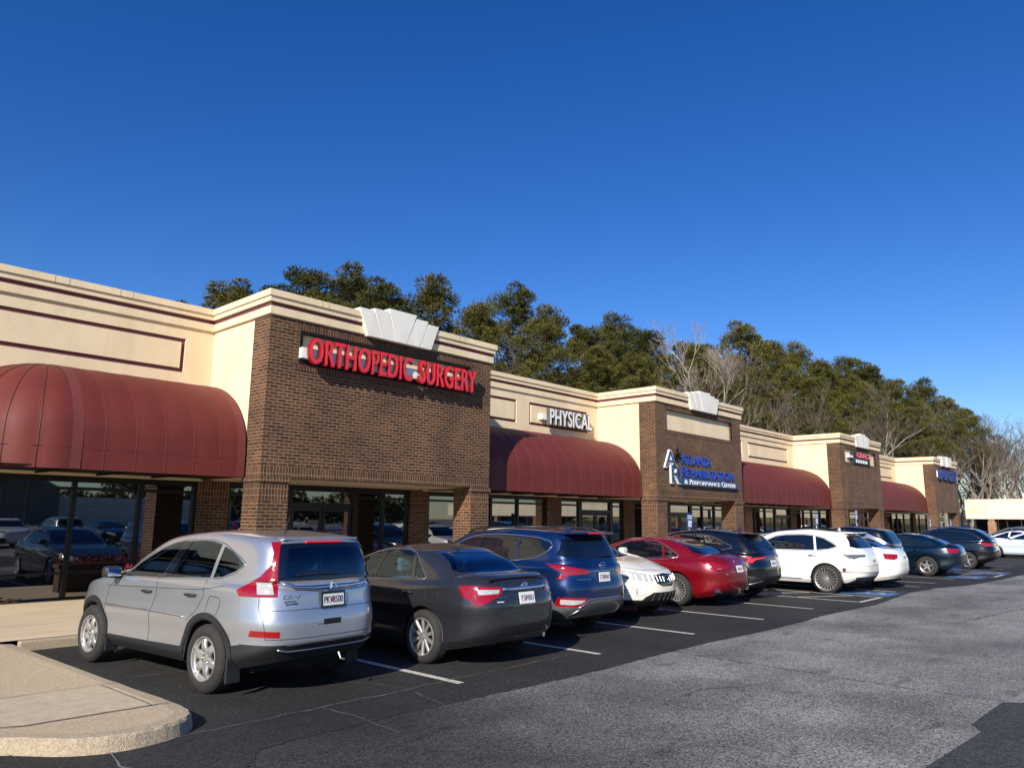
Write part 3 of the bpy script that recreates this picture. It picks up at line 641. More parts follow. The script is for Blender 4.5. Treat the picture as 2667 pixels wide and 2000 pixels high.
def see_glass(name,tint,k=.5):
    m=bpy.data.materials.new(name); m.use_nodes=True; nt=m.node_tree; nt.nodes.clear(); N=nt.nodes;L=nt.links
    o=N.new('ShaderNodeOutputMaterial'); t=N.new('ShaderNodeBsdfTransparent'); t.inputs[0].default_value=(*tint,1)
    g=N.new('ShaderNodeBsdfGlossy'); g.inputs['Roughness'].default_value=.02; g.inputs['Color'].default_value=(.62,.80,1,1)  # gloss coloured blue to imitate sky reflected in the glass
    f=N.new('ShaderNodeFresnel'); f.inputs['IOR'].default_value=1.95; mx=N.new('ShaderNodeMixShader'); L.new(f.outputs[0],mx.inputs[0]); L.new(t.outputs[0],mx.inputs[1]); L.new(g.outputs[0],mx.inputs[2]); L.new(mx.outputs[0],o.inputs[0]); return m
M_see=see_glass('sky_tinted_glass',(.24,.40,.52)); M_seed=see_glass('dark_tinted_glass',(.16,.20,.24))  # window tint pushed to blue, standing in for a sky reflection
M_seat=mat('pale_seat_leather',(.50,.50,.45),.6,vary=.1); M_seatg=mat('grey_seat_cloth',(.20,.20,.20),.8); M_cab=mat('cabin_trim',(.10,.10,.105),.8)
M_plate=mat('number_plate',(.70,.71,.68),.45,vary=.08,vscale=30); M_ptxt=mat('plate_lettering',(.02,.03,.06),.5); M_pred=mat('plate_peach_mark',(.65,.08,.02),.5)

def outline(L,n1=10,n2=22):
    yc=(L['yr']+L['yf'])/2; a=(L['yf']-L['yr'])/2; w=max(L['w'],.0005)
    def quad(p,q):
        th=np.linspace(0,math.pi/2,800); x=w*np.sin(th)**(2/p); y=a*np.cos(th)**(2/q)
        s=np.concatenate([[0],np.cumsum(np.hypot(np.diff(x),np.diff(y)))])
        xc=w*.5**(1/p); c=int(np.argmin(abs(x-xc)))
        s1=np.linspace(0,s[c],n1+1); s2=s[c]+(s[-1]-s[c])*np.linspace(0,1,n2+1)[1:]
        # cluster toward the corner
        sq=np.concatenate([s1,s2]); return np.interp(sq,s,x),np.interp(sq,s,y)
    xr,yr=quad(L.get('pr',4),L.get('qr',8)); xf,yf=quad(L.get('pf',3.2),L.get('qf',7))
    # loop: rear centre -> left -> front centre -> right
    X=np.concatenate([-xr,-xf[::-1][1:],xf[1:],xr[::-1][1:-1]]); Y=np.concatenate([-yr,yf[::-1][1:],yf[1:],-yr[::-1][1:-1]])+yc
    zy=np.array(L['z'],float)
    if zy.ndim==0: Z=np.full_like(X,float(zy))
    else: Z=pchip(zy[:,0],zy[:,1],np.clip(Y,zy[0,0],zy[-1,0]))
    return np.stack([X,Y,Z],1)
def lerpL(A,B,t,dz=0,**k):
    """layer between two layers (point-wise)"""
    return ('mid',A,B,t,dz)
def build_body(layers,sub=4):
    P=[]
    for L in layers:
        if isinstance(L,tuple):
            P.append(L)
        else: P.append(outline(L))
    for i,L in enumerate(P):
        if isinstance(L,tuple):
            _,_,_,t,dz=L; m=P[i-1]*(1-t)+P[i+1]*t; m[:,2]+=dz; P[i]=m
    P=np.array(P); d=[0]
    for a,b in zip(P,P[1:]): d.append(d[-1]+max(.02,float(np.median(np.linalg.norm(a-b,axis=1)))))
    d=np.array(d); xs=[]
    for a,b in zip(d,d[1:]):
        k=max(2,int(math.ceil((b-a)/.035))); k=min(k,8); xs+=list(np.linspace(a,b,k,endpoint=False))
    xs.append(d[-1]); Q=pchip(d,P,np.array(xs))
    n=Q.shape[1];m=Q.shape[0]; V=Q.reshape(-1,3); F=[]
    for i in range(m-1):
        for j in range(n):
            k=(j+1)%n; F.append((i*n+j,(i+1)*n+j,(i+1)*n+k,i*n+k))
    bm=bmesh.new(); bv=[bm.verts.new(v) for v in V]
    for f in F:
        try: bm.faces.new([bv[i] for i in f])
        except ValueError: pass
    bmesh.ops.remove_doubles(bm,verts=bm.verts[:],dist=.0008)
    bm.normal_update()
    # orient outward
    up=[f for f in bm.faces if abs(f.normal.z)>.8 and f.calc_center_median().z>1.1]
    if up and sum(f.normal.z for f in up)<0: bmesh.ops.reverse_faces(bm,faces=bm.faces[:])
    return bm
def inpoly(x,y,P):
    c=False;j=len(P)-1
    for i in range(len(P)):
        if (P[i][1]>y)!=(P[j][1]>y) and x<(P[j][0]-P[i][0])*(y-P[i][1])/(P[j][1]-P[i][1])+P[i][0]: c=not c
        j=i
    return c
def rnd(P,n=2,k=.25):
    for _ in range(n):
        Q=[]
        for i in range(len(P)):
            a=P[i];b=P[(i+1)%len(P)]; L=math.hypot(b[0]-a[0],b[1]-a[1]); t=min(k,.05/max(L,.001))
            Q+=[(a[0]*(1-t)+b[0]*t,a[1]*(1-t)+b[1]*t),(a[0]*t+b[0]*(1-t),a[1]*t+b[1]*(1-t))]
        P=Q; 
    return P
VIEW={'side':(1,2),'rear':(0,2),'front':(0,2),'top':(0,1)}
def pred_for(view):
    if view=='side': return lambda c,n: abs(c.x)>.30 and abs(n.x)>.30
    if view=='rear': return lambda c,n: n.y<-.16 and c.y<.9
    if view=='front': return lambda c,n: n.y>.12 and c.y>1.0
    return lambda c,n: n.z>.3
CUR={}
def axes_for(view,sd=-1):
    q=math.sqrt(.5)
    return {'side':((0,1,0),(0,0,1)),'rear':((1,0,0),(0,0,1)),'front':((1,0,0),(0,0,1)),'top':((1,0,0),(0,1,0)),'corner':((-sd*q,-q,0),(0,0,1)),'fcorner':((-sd*q,q,0),(0,0,1))}[view]
def cut1(bm,poly,view,rid,pred,over,sd=-1):
    lay=bm.faces.layers.int.get('rid') or bm.faces.layers.int.new('rid')
    eu,ew=[Vector(v) for v in axes_for(view,sd)]; n=len(poly)
    pxs=[p[0] for p in poly]; pys=[p[1] for p in poly]; x0,x1,y0,y1=min(pxs)-.01,max(pxs)+.01,min(pys)-.01,max(pys)+.01
    def uv(f): return [v.co.dot(eu) for v in f.verts],[v.co.dot(ew) for v in f.verts]
    cand=set()
    for f in bm.faces:
        if not pred(f.calc_center_median(),f.normal): continue
        u,w=uv(f)
        if max(u)<x0 or min(u)>x1 or max(w)<y0 or min(w)>y1: continue
        cand.add(f)
    for i in range(n):
        a=poly[i];b=poly[(i+1)%n]; ex=(b[0]-a[0],b[1]-a[1])
        if math.hypot(*ex)<1e-5: continue
        no=eu*(-ex[1])+ew*ex[0]; co=eu*a[0]+ew*a[1]
        lx,hx=min(a[0],b[0])-.004,max(a[0],b[0])+.004;ly,hy=min(a[1],b[1])-.004,max(a[1],b[1])+.004
        sel=[]
        for f in cand:
            if not f.is_valid: continue
            us,vs_=uv(f)
            if max(us)<lx or min(us)>hx or max(vs_)<ly or min(vs_)>hy: continue
            s=[(u-a[0])*(-ex[1])+(w-a[1])*ex[0] for u,w in zip(us,vs_)]
            if min(s)<-1e-6 and max(s)>1e-6: sel.append(f)
        if not sel: continue
        es=set(e for f in sel for e in f.edges); vv=set(v for f in sel for v in f.verts)
        r=bmesh.ops.bisect_plane(bm,geom=sel+list(es)+list(vv),dist=1e-6,plane_co=co,plane_no=no.normalized())
        cand=set(f for f in cand if f.is_valid)|set(g for g in r['geom'] if isinstance(g,bmesh.types.BMFace))
    bm.normal_update()
    for f in cand:
        if not f.is_valid: continue
        c=f.calc_center_median()
        if f[lay] in over and pred(c,f.normal) and inpoly(c.dot(eu),c.dot(ew),poly): f[lay]=rid
def corner_pts(poly,view,sd):
    """('s',y,z) = a point on the flank, ('r',x,z) / ('f',x,z) = a point on the tail or nose (given for the left side)"""
    bvh=CUR['bvh']; eu,ew=[Vector(v) for v in axes_for(view,sd)]; out=[]
    for k,a,z in poly:
        if k=='s': h=bvh.ray_cast(Vector((sd*3,a,z)),Vector((-sd,0,0)))[0]
        elif k=='r': h=bvh.ray_cast(Vector((-sd*a,-4,z)),Vector((0,1,0)))[0]
        else: h=bvh.ray_cast(Vector((-sd*a,8,z)),Vector((0,-1,0)))[0]
        if h is not None: out.append((h.dot(eu),h.dot(ew)))
    return out
def cut(bm,poly,view,rid,pred=None,over=(0,)):
    if view=='multi':
        for p,v in poly: cut(bm,p,v,rid,None,over)
    elif view=='arch': cut1(bm,poly,'side',rid,lambda c,n: abs(c.x)>.45 and c.z<1.05 and abs(n.x)>.12,over)
    elif view in('corner','fcorner'):
        fy=-1 if view=='corner' else 1; y0=.9 if view=='corner' else 1.5
        for sd in (-1,1): cut1(bm,corner_pts(poly,view,sd),view,rid,lambda c,n: c.x*sd>.1 and n.x*sd+n.y*fy>.10 and (c.y<y0 if fy<0 else c.y>y0),over,sd)
    else: cut1(bm,poly,view,rid,pred or pred_for(view),over)
def path_on(bvh,poly,view,side=-1,off=.002,closed=True,step=.05):
    """project a 2-D path onto the body"""
    ia,ib=VIEW[view]; out=[]; n=len(poly)
    for i in range(n if closed else n-1):
        a=poly[i];b=poly[(i+1)%n];L=math.hypot(b[0]-a[0],b[1]-a[1]);k=max(1,int(L/step))
        for j in range(k): out.append((a[0]+(b[0]-a[0])*j/k,a[1]+(b[1]-a[1])*j/k))
    if not closed: out.append(poly[-1])
    res=[]
    for p in out:
        o=[0,0,0];o[ia]=p[0];o[ib]=p[1]
        if view=='side': o[0]=side*3;d=Vector((-side,0,0))
        elif view=='rear': o[1]=-4;d=Vector((0,1,0))
        elif view=='front': o[1]=7;d=Vector((0,-1,0))
        else: o[2]=4;d=Vector((0,0,-1))
        h=bvh.ray_cast(Vector(o),d)
        if h[0] is not None: res.append(h[0]+(h[1] if h[1].dot(d)<0 else -h[1])*off)
    return res
def surf(bvh,view,a,b,side=-1):
    r=path_on(bvh,[(a,b)],view,side,0,False); return r[0] if r else None

def wheel(parent,x,y,rad,wid,style,side,tread=True,rimr=None,rimmat=None,phase=0):
    rr=rimr or rad*.66; w=empty('wheel',(x,y,rad),0 if side<0 else math.pi,parent=parent)
    # local: outer face toward -x
    h=wid/2; pr=[(-h+.012,rr),(-h-.004,rr+.02),(-h-.008,rr+(rad-rr)*.45),(-h+.004,rad-.035),(-h+.022,rad-.01),(-h+.045,rad-.002)]
    g=[]
    for k in range(4):
        c=-h+.06+k*(wid-.12)/3.0; g+=[(c-.012,rad),(c-.010,rad-.008),(c-.004,rad-.008),(c-.002,rad)]
    pr+=g+[(h-.045,rad-.002),(h-.02,rad-.012),(h,rad-.04),(h,rr),(h-.03,rr-.01),(-h+.03,rr-.01)]
    part(MB().lathe(pr,0,0,0,56,0),'tyre',M_tyre,w,smooth=True)
    rm=rimmat or M_alloy; R0=MB(); o=-h
    R0.lathe([(o+.012,rr+.002),(o+.0,rr-.004),(o+.004,rr-.014),(o+.03,rr-.02),(o+.12,rr-.03),(o+.12,rr-.02),(o+.04,rr-.008)],0,0,0,48,0)
    hubr=.052 if style!='steel' else .075
    R0.lathe([(o+.03,.0005),(o+.028,.028),(o+.034,.032),(o+.04,hubr),(o+.09,hubr+.01),(o+.09,.0005)],0,0,0,24,0)
    def spoke(a,w0,w1,r0,r1,xo=.018,xi=.045,th=.03,bow=.0,tw=0):
        n=6;vs=[];fs=[]
        for i in range(n+1):
            t=i/n;r=r0+(r1-r0)*t;ww=(w0+(w1-w0)*t)/2;xx=o+xi+(xo-xi)*t-bow*math.sin(math.pi*t); aa=a+tw*t
            c,s_=math.cos(aa),math.sin(aa)
            for du,dx in ((-ww,.010),(-ww*.6,0),(ww*.6,0),(ww,.010),(ww,th),(-ww,th)):
                vs.append((xx+dx,r*c-du*s_,r*s_+du*c))
        for i in range(n):
            for k in range(6): l=(k+1)%6; fs.append((i*6+k,i*6+l,(i+1)*6+l,(i+1)*6+k))
        R0.add(vs,fs)
    if style=='steel':
        for k in range(6): spoke(phase+k*math.pi/3,.115,.062,.055,rr-.015,xo=.03,xi=.03,bow=.018)
        R0.lathe([(o+.035,rr*.80),(o+.028,rr*.9),(o+.02,rr-.012),(o+.05,rr-.012),(o+.05,rr*.80)],0,0,0,48,0)
        for k in range(5):
            a=k*2*math.pi/5; R0.lathe([(o+.012,.0005),(o+.012,.010),(o+.04,.012)],0,.055*math.cos(a),.055*math.sin(a),8,0,False)
    elif style=='ten':
        for k in range(10): spoke(phase+k*math.pi/5,.040,.046,.045,rr-.012,xo=.012,xi=.03)
    elif style=='five':
        for k in range(5): spoke(phase+k*2*math.pi/5,.060,.075,.04,rr-.012,xo=.012,xi=.03)
    elif style=='twin':
        for k in range(5):
            spoke(phase+k*2*math.pi/5-.14,.032,.036,.04,rr-.012,xo=.012,xi=.03,tw=-.08); spoke(phase+k*2*math.pi/5+.14,.032,.036,.04,rr-.012,xo=.012,xi=.03,tw=.08)
    elif style=='multi':
        for k in range(20): spoke(phase+k*math.pi/10,.016,.024,.05,rr-.010,xo=.010,xi=.035,tw=.30)
    elif style=='star':
        for k in range(5): spoke(phase+k*2*math.pi/5,.085,.030,.03,rr-.012,xo=.012,xi=.02,tw=.15)
    part(R0,'rim',rm,w,smooth=False)
    part(MB().lathe([(o+.075,.0005),(o+.075,rr*.72),(o+.09,rr*.72),(o+.09,.0005)],0,0,0,32,0).lathe([(o+.11,.0005),(o+.11,rr-.012),(o+.12,rr-.012)],0,0,0,32,0,False),'brake_disc',M_disc,w)
    return w
def seat(parent,x,y,z,m,head=True,s=1):
    r=empty('seat',(x,y,z),0,parent=parent); b=MB(); b.add(*rounded_box(-.24,.24,-.02,.10,.0,.52,.045)); b.add(*rounded_box(-.24,.24,.02,.50,-.08,.06,.04))
    part(b,'seat_back',m,r,smooth=True); 
    if head: h=MB().add(*rounded_box(-.125,.125,-.03,.07,.58,.78,.04)); h.tube([(-.05,.02,.5),(-.05,.02,.6)],.006,5).tube([(.05,.02,.5),(.05,.02,.6)],.006,5); part(h,'headrest',m,r,smooth=True)
    return r
def plate(parent,x,y,z,txt,rz=0,hl=None,tilt=0,w=.305,h=.152,frame=False):
    r=empty('number_plate',(x,y,z),rz,parent=parent); r.rotation_euler=(tilt,0,rz)
    part(MB().add(*rounded_box(-w/2,w/2,-.004,.004,-h/2,h/2,.003,1)),'plate_panel',M_plate,r)
    if frame: f=MB().box(-w/2-.012,w/2+.012,-.006,.006,h/2-.014,h/2+.012).box(-w/2-.012,w/2+.012,-.006,.006,-h/2-.012,-h/2+.012).box(-w/2-.012,-w/2+.006,-.006,.006,-h/2,h/2).box(w/2-.006,w/2+.012,-.006,.006,-h/2,h/2); part(f,'plate_frame',M_plastic,r)
    if txt: V,F=text_mesh(txt,-w*.42,w*.42,-h*.24,h*.24,.004,1.05,.0); add_mesh('plate_lettering',[(a,b_-.007,c) for a,b_,c in V],F,M_ptxt,r)
    else:   # too small to read in the photograph: only the dark strokes of its characters
        bb=MB()
        for i in range(7): bb.box(-w*.40+i*w*.117,-w*.40+i*w*.117+.012,-.007,-.004,-h*.22,h*.22)
        part(bb,'plate_characters',M_ptxt,r)
    if hl: part(MB().add([(a,-.0052,c) for a,c in ((hl[0]-.012,-.024),(hl[0]+.012,-.024),(hl[0]+.020,.0),(hl[0]+.0,.026),(hl[0]-.020,.0))],[(0,1,2,3,4)]),'plate_emblem',M_pred,r)
    return r

def make_car(name,label,cat,pos,yaw,S):
    root=empty(name,(pos[0],pos[1],S.get('z',0)),yaw,label,cat,'cars parked nose to kerb along the strip' if not S.get('grp') else S['grp'])
    bm=build_body(S['layers']); lay=bm.faces.layers.int.new('rid')
    wb=S['wb'];wr=S['wheelr']; ar=S.get('archr',wr+.055); wz=wr
    bv0=BVHTree.FromBMesh(bm); CUR['bvh']=bv0
    REG={}
    def reg(poly,view,kind,m,off=0,pred=None,over=(0,)):
        rid=len(REG)+2; REG[rid]=(kind,m,off); cut(bm,poly,view,rid,pred,over); return rid
    arch={}
    for cy,k in ((0,'r'),(wb,'f')):
        sq=S.get('archsq',1.0); P=[(cy+ar,-.05)]+[(cy+ar*math.cos(a),wz+ar*math.sin(a)*sq) for a in np.linspace(0,math.pi,28)]+[(cy-ar,-.05)]; arch[k]=P; cut(bm,P,'side',1,lambda c,n: abs(c.x)>.45 and c.z<1.05 and abs(n.x)>.15)
    for poly,view,kind,m,off,*rest in S['regions']:
        pr=rest[0] if rest else None; reg(poly,view,kind,m,off,pr)
    bm.normal_update()
    bvh=BVHTree.FromBMesh(bm)
    # split into parts
    groups={}
    for f in bm.faces:
        rid=f[lay]
        if rid==1: continue
        c=f.calc_center_median()
        if rid==0: key=(0,0)
        else:
            kind=REG[rid][0]
            key=(rid,(1 if c.x>0 else -1) if kind in('window','door','tail_light','headlight','quarter_window','wheel_arch_trim','sill_cladding','fog_light','reflector','air_intake_trim','reversing_lamp','pillar_trim','silver_pillar_panel','sill_cladding') else 0)
        groups.setdefault(key,[]).append(f)
    doors={}
    for key,fs in groups.items():
        idx={};V=[];Nn=[];F=[]
        if key[0]==0: kind,m,off='body_shell',S['paint'],0
        else: kind,m,off=REG[key[0]]
        for f in fs:
            t=[]
            for v in f.verts:
                if v.index not in idx or True:
                    k=v.index
                if v not in idx: idx[v]=len(V); V.append(v.co+v.normal*off); Nn.append(v.normal.copy())
                t.append(idx[v])
            F.append(t)
        o=add_mesh(kind,V,F,m,root,smooth=True,normals=Nn)
        if kind=='door': doors[key]=o
    if S.get('lining'):
        V=[];F=[];idx={}
        for f in bm.faces:
            k=REG.get(f[lay],('body',))[0] if f[lay]>1 else ('body' if f[lay]==0 else None)
            if k in ('window','windshield','rear_window','quarter_window',None): continue
            t=[]
            for v in f.verts:
                if v not in idx: idx[v]=len(V); V.append((v.co.x*.955,(S['rb']+S['fb'])/2+(v.co.y-(S['rb']+S['fb'])/2)*.972,v.co.z-(.03 if v.co.z>1.25 else .012)))
                t.append(idx[v])
            F.append(t[::-1])
        add_mesh('interior_lining',V,F,M_cab,root)
        zb=.55; part(MB().box(-.70,.70,-.2,wb-.15,zb-.05,zb),'cabin_floor',M_cab,root)
        dy=S.get('dash',wb-.75); part(MB().add(*rounded_box(-.68,.68,dy,dy+.5,zb,S.get('dashz',1.0),.06)),'dashboard',M_cab,root,smooth=True)
        sw=MB(); C=Vector((-.36,dy-.12,S.get('dashz',1.0)-.02)); sw.tube([(C.x+.18*math.cos(a),C.y-.07*math.sin(a),C.z+.17*math.sin(a)) for a in np.linspace(0,2*math.pi,24,endpoint=False)],.014,6,True); part(sw,'steering_wheel',M_cab,root)
        for sx_,sy_,sz_,sm in S.get('seats',[]): seat(root,sx_,sy_,sz_,sm)
        if S.get('shelf'): part(MB().box(-.62,.62,S['shelf'][0],S['shelf'][1],S['shelf'][2]-.02,S['shelf'][2]),'rear_shelf',M_cab,root)
    # wheel wells and arch lips
    for k,cy in (('r',0),('f',wb)):
        for sd_ in (-1,1):
            well=MB(); n=26; ang=np.linspace(-.16,math.pi+.16,n); outer=[];inner=[]
            for a in ang:
                y=cy+(ar+.012)*math.cos(a);z=max(.02,wz+(ar+.012)*math.sin(a)*S.get('archsq',1.0)); h=surf(bv0,'side',y,max(z,S.get('zmin',.36)),sd_); x=(h.x if h is not None else sd_*S['w'])
                outer.append((x-sd_*.004,cy+ar*math.cos(a),max(.02,wz+ar*math.sin(a)*S.get('archsq',1.0)))); inner.append((sd_*.42,outer[-1][1],outer[-1][2]))
            well.add(outer+inner,[(i,i+1,n+i+1,n+i) for i in range(n-1)]+[tuple(range(n,2*n))]); part(well,'wheel_well',M_well,root)
            lip=MB().tube([(o_[0]-sd_*.012,o_[1],o_[2]) for o_ in outer],S.get('lip',.012),6); part(lip,'wheel_arch_lip',S.get('lipmat',S['paint']),root,smooth=True)
            tr=S.get('track',S['w']-.115)
            wheel(root,sd_*tr,cy,wr,S.get('tyrew',.22),S['rim'],sd_,rimr=S.get('rimr'),rimmat=S.get('rimmat'),phase=S.get('phase',.3)+(.4 if k=='f' else 0))
    ub=MB(); ub.box(-S['w']+.26,S['w']-.26,S['rb']+.5,S['fb']-.4,.24,.36); part(ub,'underbody',M_well,root)
    for poly,view,closed in S.get('gaps',[]):
        for sd_ in ((-1,1) if view=='side' else (-1,)):
            p=path_on(bvh,poly,view,sd_,.0005,closed,.04)
            if len(p)>2: part(MB().tube(p,.0032,4,closed),'panel_gap',M_gap,root)
    for poly,view,closed,m,rad,nm in S.get('trims',[]):
        for sd_ in ((-1,1) if view=='side' else (-1,)):
            p=path_on(bvh,poly,view,sd_,rad*.3,closed,.04)
            if len(p)>2: part(MB().tube(p,rad,6,closed),nm,m,root,smooth=True)
    for (y,z,hm) in S.get('handles',[]):
        for sd_ in (-1,1):
            h=surf(bvh,'side',y,z,sd_)
            if h is None: continue
            o=MB(); pts=[(h.x+sd_*.002,y-.10,z),(h.x+sd_*.03,y-.075,z+.003),(h.x+sd_*.036,y,z+.004),(h.x+sd_*.03,y+.075,z+.003),(h.x+sd_*.002,y+.10,z)]
            o.tube(pts,[.010,.014,.015,.014,.010],8); best=min([q for kk,q in doors.items() if kk[1]==sd_] or [root],key=lambda q: 0 if q is root else abs(sum(v.co.y for v in q.data.vertices)/max(1,len(q.data.vertices))-y))
            part(o,'door_handle',hm or S['paint'],best,smooth=True)
    if S.get('mirror'):
        my,mz,mm=S['mirror']
        for sd_ in (-1,1):
            h=surf(bvh,'side',my,mz,sd_); x=h.x if h is not None else sd_*.8
            r=empty('wing_mirror',(x+sd_*.13,my,mz+.03),0,parent=root)
            part(MB().add(*rounded_box(-.10,.10,-.055,.075,-.065,.07,.045,4)),'mirror_shell',mm,r,smooth=True); part(MB().add(*rounded_box(-.08,.08,-.062,-.05,-.05,.055,.01,2)),'mirror_glass',M_chrome,r)
            part(MB().tube([(0,0,-.05),(-sd_*.14,.02,-.07)],.025,6),'mirror_arm',M_plastic,r)
    S['extra'](root,bvh,S) if S.get('extra') else None
    bm.free()
    return root
def roof_fin(root,y,z,m):
    part(MB().add([(-.02,y-.09,z-.01),(.02,y-.09,z-.01),(.012,y+.09,z-.005),(-.012,y+.09,z-.005),(0,y-.075,z+.06)],[(0,1,4),(1,2,4),(2,3,4),(3,0,4),(0,3,2,1)]),'roof_fin',m,root)
def layers_for(rb,fb,w,zn,yc,zc,yw,zw,h,ym,ye,ze,yb,zbk,zt,belt,zs=.20,tum=.70,rmid=None,rearz=None,pr=4,qr=8,pf=3.0,qf=6,shoulder=.03,roofw=.5,bump=.0,roofpr=5,roofqr=8,hoodup=.02,rake=.0,zrake=.08):
    z1=zs+.12
    ym_=(yb+yc)/2
    Ls=[dict(yr=rb+.14,yf=fb-.22,w=w-.09,z=[(rb,zs+zrake),(rb+.9,zs),(fb-.9,zs),(fb,zs+.04)],pr=pr,qr=qr,pf=pf,qf=qf),
     dict(yr=rb+.03,yf=fb-.06,w=w-.012,z=[(rb,z1+zrake),(rb+.9,z1),(fb-.9,z1),(fb,z1+.02)],pr=pr,qr=qr,pf=pf,qf=qf),
     dict(yr=rb+.004,yf=fb,w=w-.020,z=[(rb,.56),(fb,.50)],pr=pr,qr=qr,pf=pf,qf=qf),
     dict(yr=rb+.01+bump,yf=fb-.01,w=w+.002,z=[(rb,.74),(fb,.66)],pr=pr,qr=qr,pf=pf,qf=qf),
     dict(yr=rb+.05+bump,yf=fb-.05,w=w-.012,z=[(rb,.74+(zt-.74)*.5),((rb+fb)/2,.84),(fb-.3,zn-.08),(fb,zn-.10)],pr=pr,qr=qr,pf=pf,qf=qf),
     dict(yr=rb+.07+bump+rake*.5,yf=fb-.12,w=w-shoulder,z=[(rb,zt-.06),(yb+.1,(zt+belt)/2-.05),(yb+.9,belt-.07),(yc-.2,belt-.09),(fb-.15,zn-.01),(fb,zn-.03)],pr=pr,qr=qr,pf=pf,qf=qf),
     dict(yr=rb+.10+bump+rake,yf=fb-.22,w=w-shoulder-.035,z=[(rb,zt),(yb+.1,(zt+belt)/2+.0),(yb+.9,belt-.015),(yc-.2,belt-.02),(yc+.15,zc-.05),(fb-.25,zn+.03),(fb,zn+.01)],pr=pr,qr=qr,pf=pf,qf=qf),
     ('mid',0,0,.5,hoodup),
     dict(yr=yb,yf=yc,w=w-shoulder-.085,z=[(yb,zbk),(yb+.5,belt+.005),(yc-.5,belt+.0),(yc,zc)],pr=5,qr=9,pf=3.2,qf=9)]
    # mid glass
    wg=w-shoulder-.085; wrail=w*tum
    rz=rearz if rearz is not None else (zbk+ze)/2; ry=rmid if rmid is not None else (yb+ye)/2-.02
    zr=(zw+h)/2
    Ls+=[dict(yr=ry,yf=(yc*.52+yw*.48),w=(wg+wrail)/2+.018,z=[(ry,rz),(ry+.6,(belt+h-.10)/2+.02),(yw-.1,(belt+h-.12)/2+.01),((yc+yw)/2,(zc+zw)/2+.01)],pr=roofpr,qr=roofqr,pf=3.6,qf=10),
     dict(yr=ye,yf=yw,w=wrail,z=[(ye,ze),(ye+.45,(ze*.35+(h-.055)*.65)),(ym,h-.045),(yw-.45,(zw*.35+(h-.06)*.65)),(yw,zw)],pr=roofpr,qr=roofqr,pf=4,qf=10),
     dict(yr=ye+.06,yf=yw-.10,w=wrail-.10,z=[(ye+.06,ze+.022),(ye+.5,ze*.3+(h-.015)*.7),(ym,h-.015),(yw-.5,zw*.3+(h-.02)*.7),(yw-.1,zw+.035)],pr=4,qr=8,pf=4,qf=8),
     dict(yr=ye+.25,yf=yw-.35,w=wrail*.45,z=[(ye+.25,ze*.55+h*.45),(ym,h-.002),(yw-.35,zw*.45+h*.55)],pr=3,qr=6,pf=3,qf=6),
     dict(yr=ye+.45,yf=yw-.55,w=.002,z=[(ye+.45,ze*.3+h*.7),(ym,h),(yw-.55,zw*.3+h*.7)],pr=2,qr=4,pf=2,qf=4)]
    return Ls

SIDEP=lambda c,n: abs(c.x)>.30 and abs(n.x)>.28
REARP=lambda c,n: n.y<-.12 and c.y<1.2
FRONTP=lambda c,n: n.y>.10 and c.y>.8
def badge_text(root,bvh,txt,x0,x1,z0,z1,m=M_chrome,view='rear',d=.006,name='badge_lettering'):
    p=surf(bvh,view,(x0+x1)/2,(z0+z1)/2)
    if p is None: return
    q=surf(bvh,view,(x0+x1)/2,(z0+z1)/2+.03); tilt=0
    if q is not None: tilt=-math.atan2(q.y-p.y,.03) if view=='rear' else 0
    qx=surf(bvh,view,(x0+x1)/2+.05,(z0+z1)/2); rz=math.atan2(qx.y-p.y,.05) if qx is not None else 0
    w=x1-x0;h=z1-z0; V,F=text_mesh(txt,-w/2,w/2,-h/2,h/2,d,1.0,.01)
    o=add_mesh(name,[(a,b_-d-.002,c) for a,b_,c in V],F,m,root); o.location=p; o.rotation_euler=(tilt,0,rz); return o
def put_plate(root,bvh,x,z,txt,view='rear',hl=None,frame=False,off=.02,w=.29,h=.145):
    p=surf(bvh,view,x,z)
    if p is None: return
    q=surf(bvh,view,x,z+.06); t=0
    if q is not None: t=-math.atan2((q.y-p.y),.06)*(.7)
    if view=='front': plate(root,p.x,p.y+off,p.z,txt,math.pi,hl,0,w,h,frame)
    else: plate(root,p.x,p.y-off,p.z,txt,0,hl,t,w,h,frame)
def ring_badge(root,bvh,z,rx,rz_,m=M_chrome,view='rear',inner='bar'):
    p=surf(bvh,view,0,z); 
    if p is None: return
    s=-1 if view=='rear' else 1; y=p.y+s*.015
    b=MB().tube([(rx*math.cos(a),y,z+rz_*math.sin(a)) for a in np.linspace(0,2*math.pi,28,endpoint=False)],.006,6,True)
    if inner=='bar': b.tube([(-rx,y,z),(rx,y,z)],.006,5)
    if inner=='T': b.tube([(rx*.45*math.cos(a),y,z+rz_*.9*math.sin(a)) for a in np.linspace(0,2*math.pi,20,endpoint=False)],.005,5,True).tube([(rx*.8*math.cos(a),y,z+rz_*.35+rz_*.3*math.sin(a)) for a in np.linspace(0,2*math.pi,20,endpoint=False)],.005,5,True)
    if inner=='H': b.tube([(-rx*.45,y,z-rz_*.5),(-rx*.25,y,z+rz_*.5)],.006,5).tube([(rx*.25,y,z-rz_*.5),(rx*.45,y,z+rz_*.5)],.006,5).tube([(-rx*.35,y,z-.004),(rx*.35,y,z+.004)],.005,5)
    part(b,'badge',m,root,smooth=True)
def wiper(root,bvh,x0,x1,z,zz=None):
    a=surf(bvh,'rear',x0,z);b=surf(bvh,'rear',x1,zz or z)
    if a and b: part(MB().tube([a+Vector((0,-.03,0)),(a+b)/2+Vector((0,-.035,.01)),b+Vector((0,-.02,0))],.010,5),'rear_wiper',M_plastic,root)

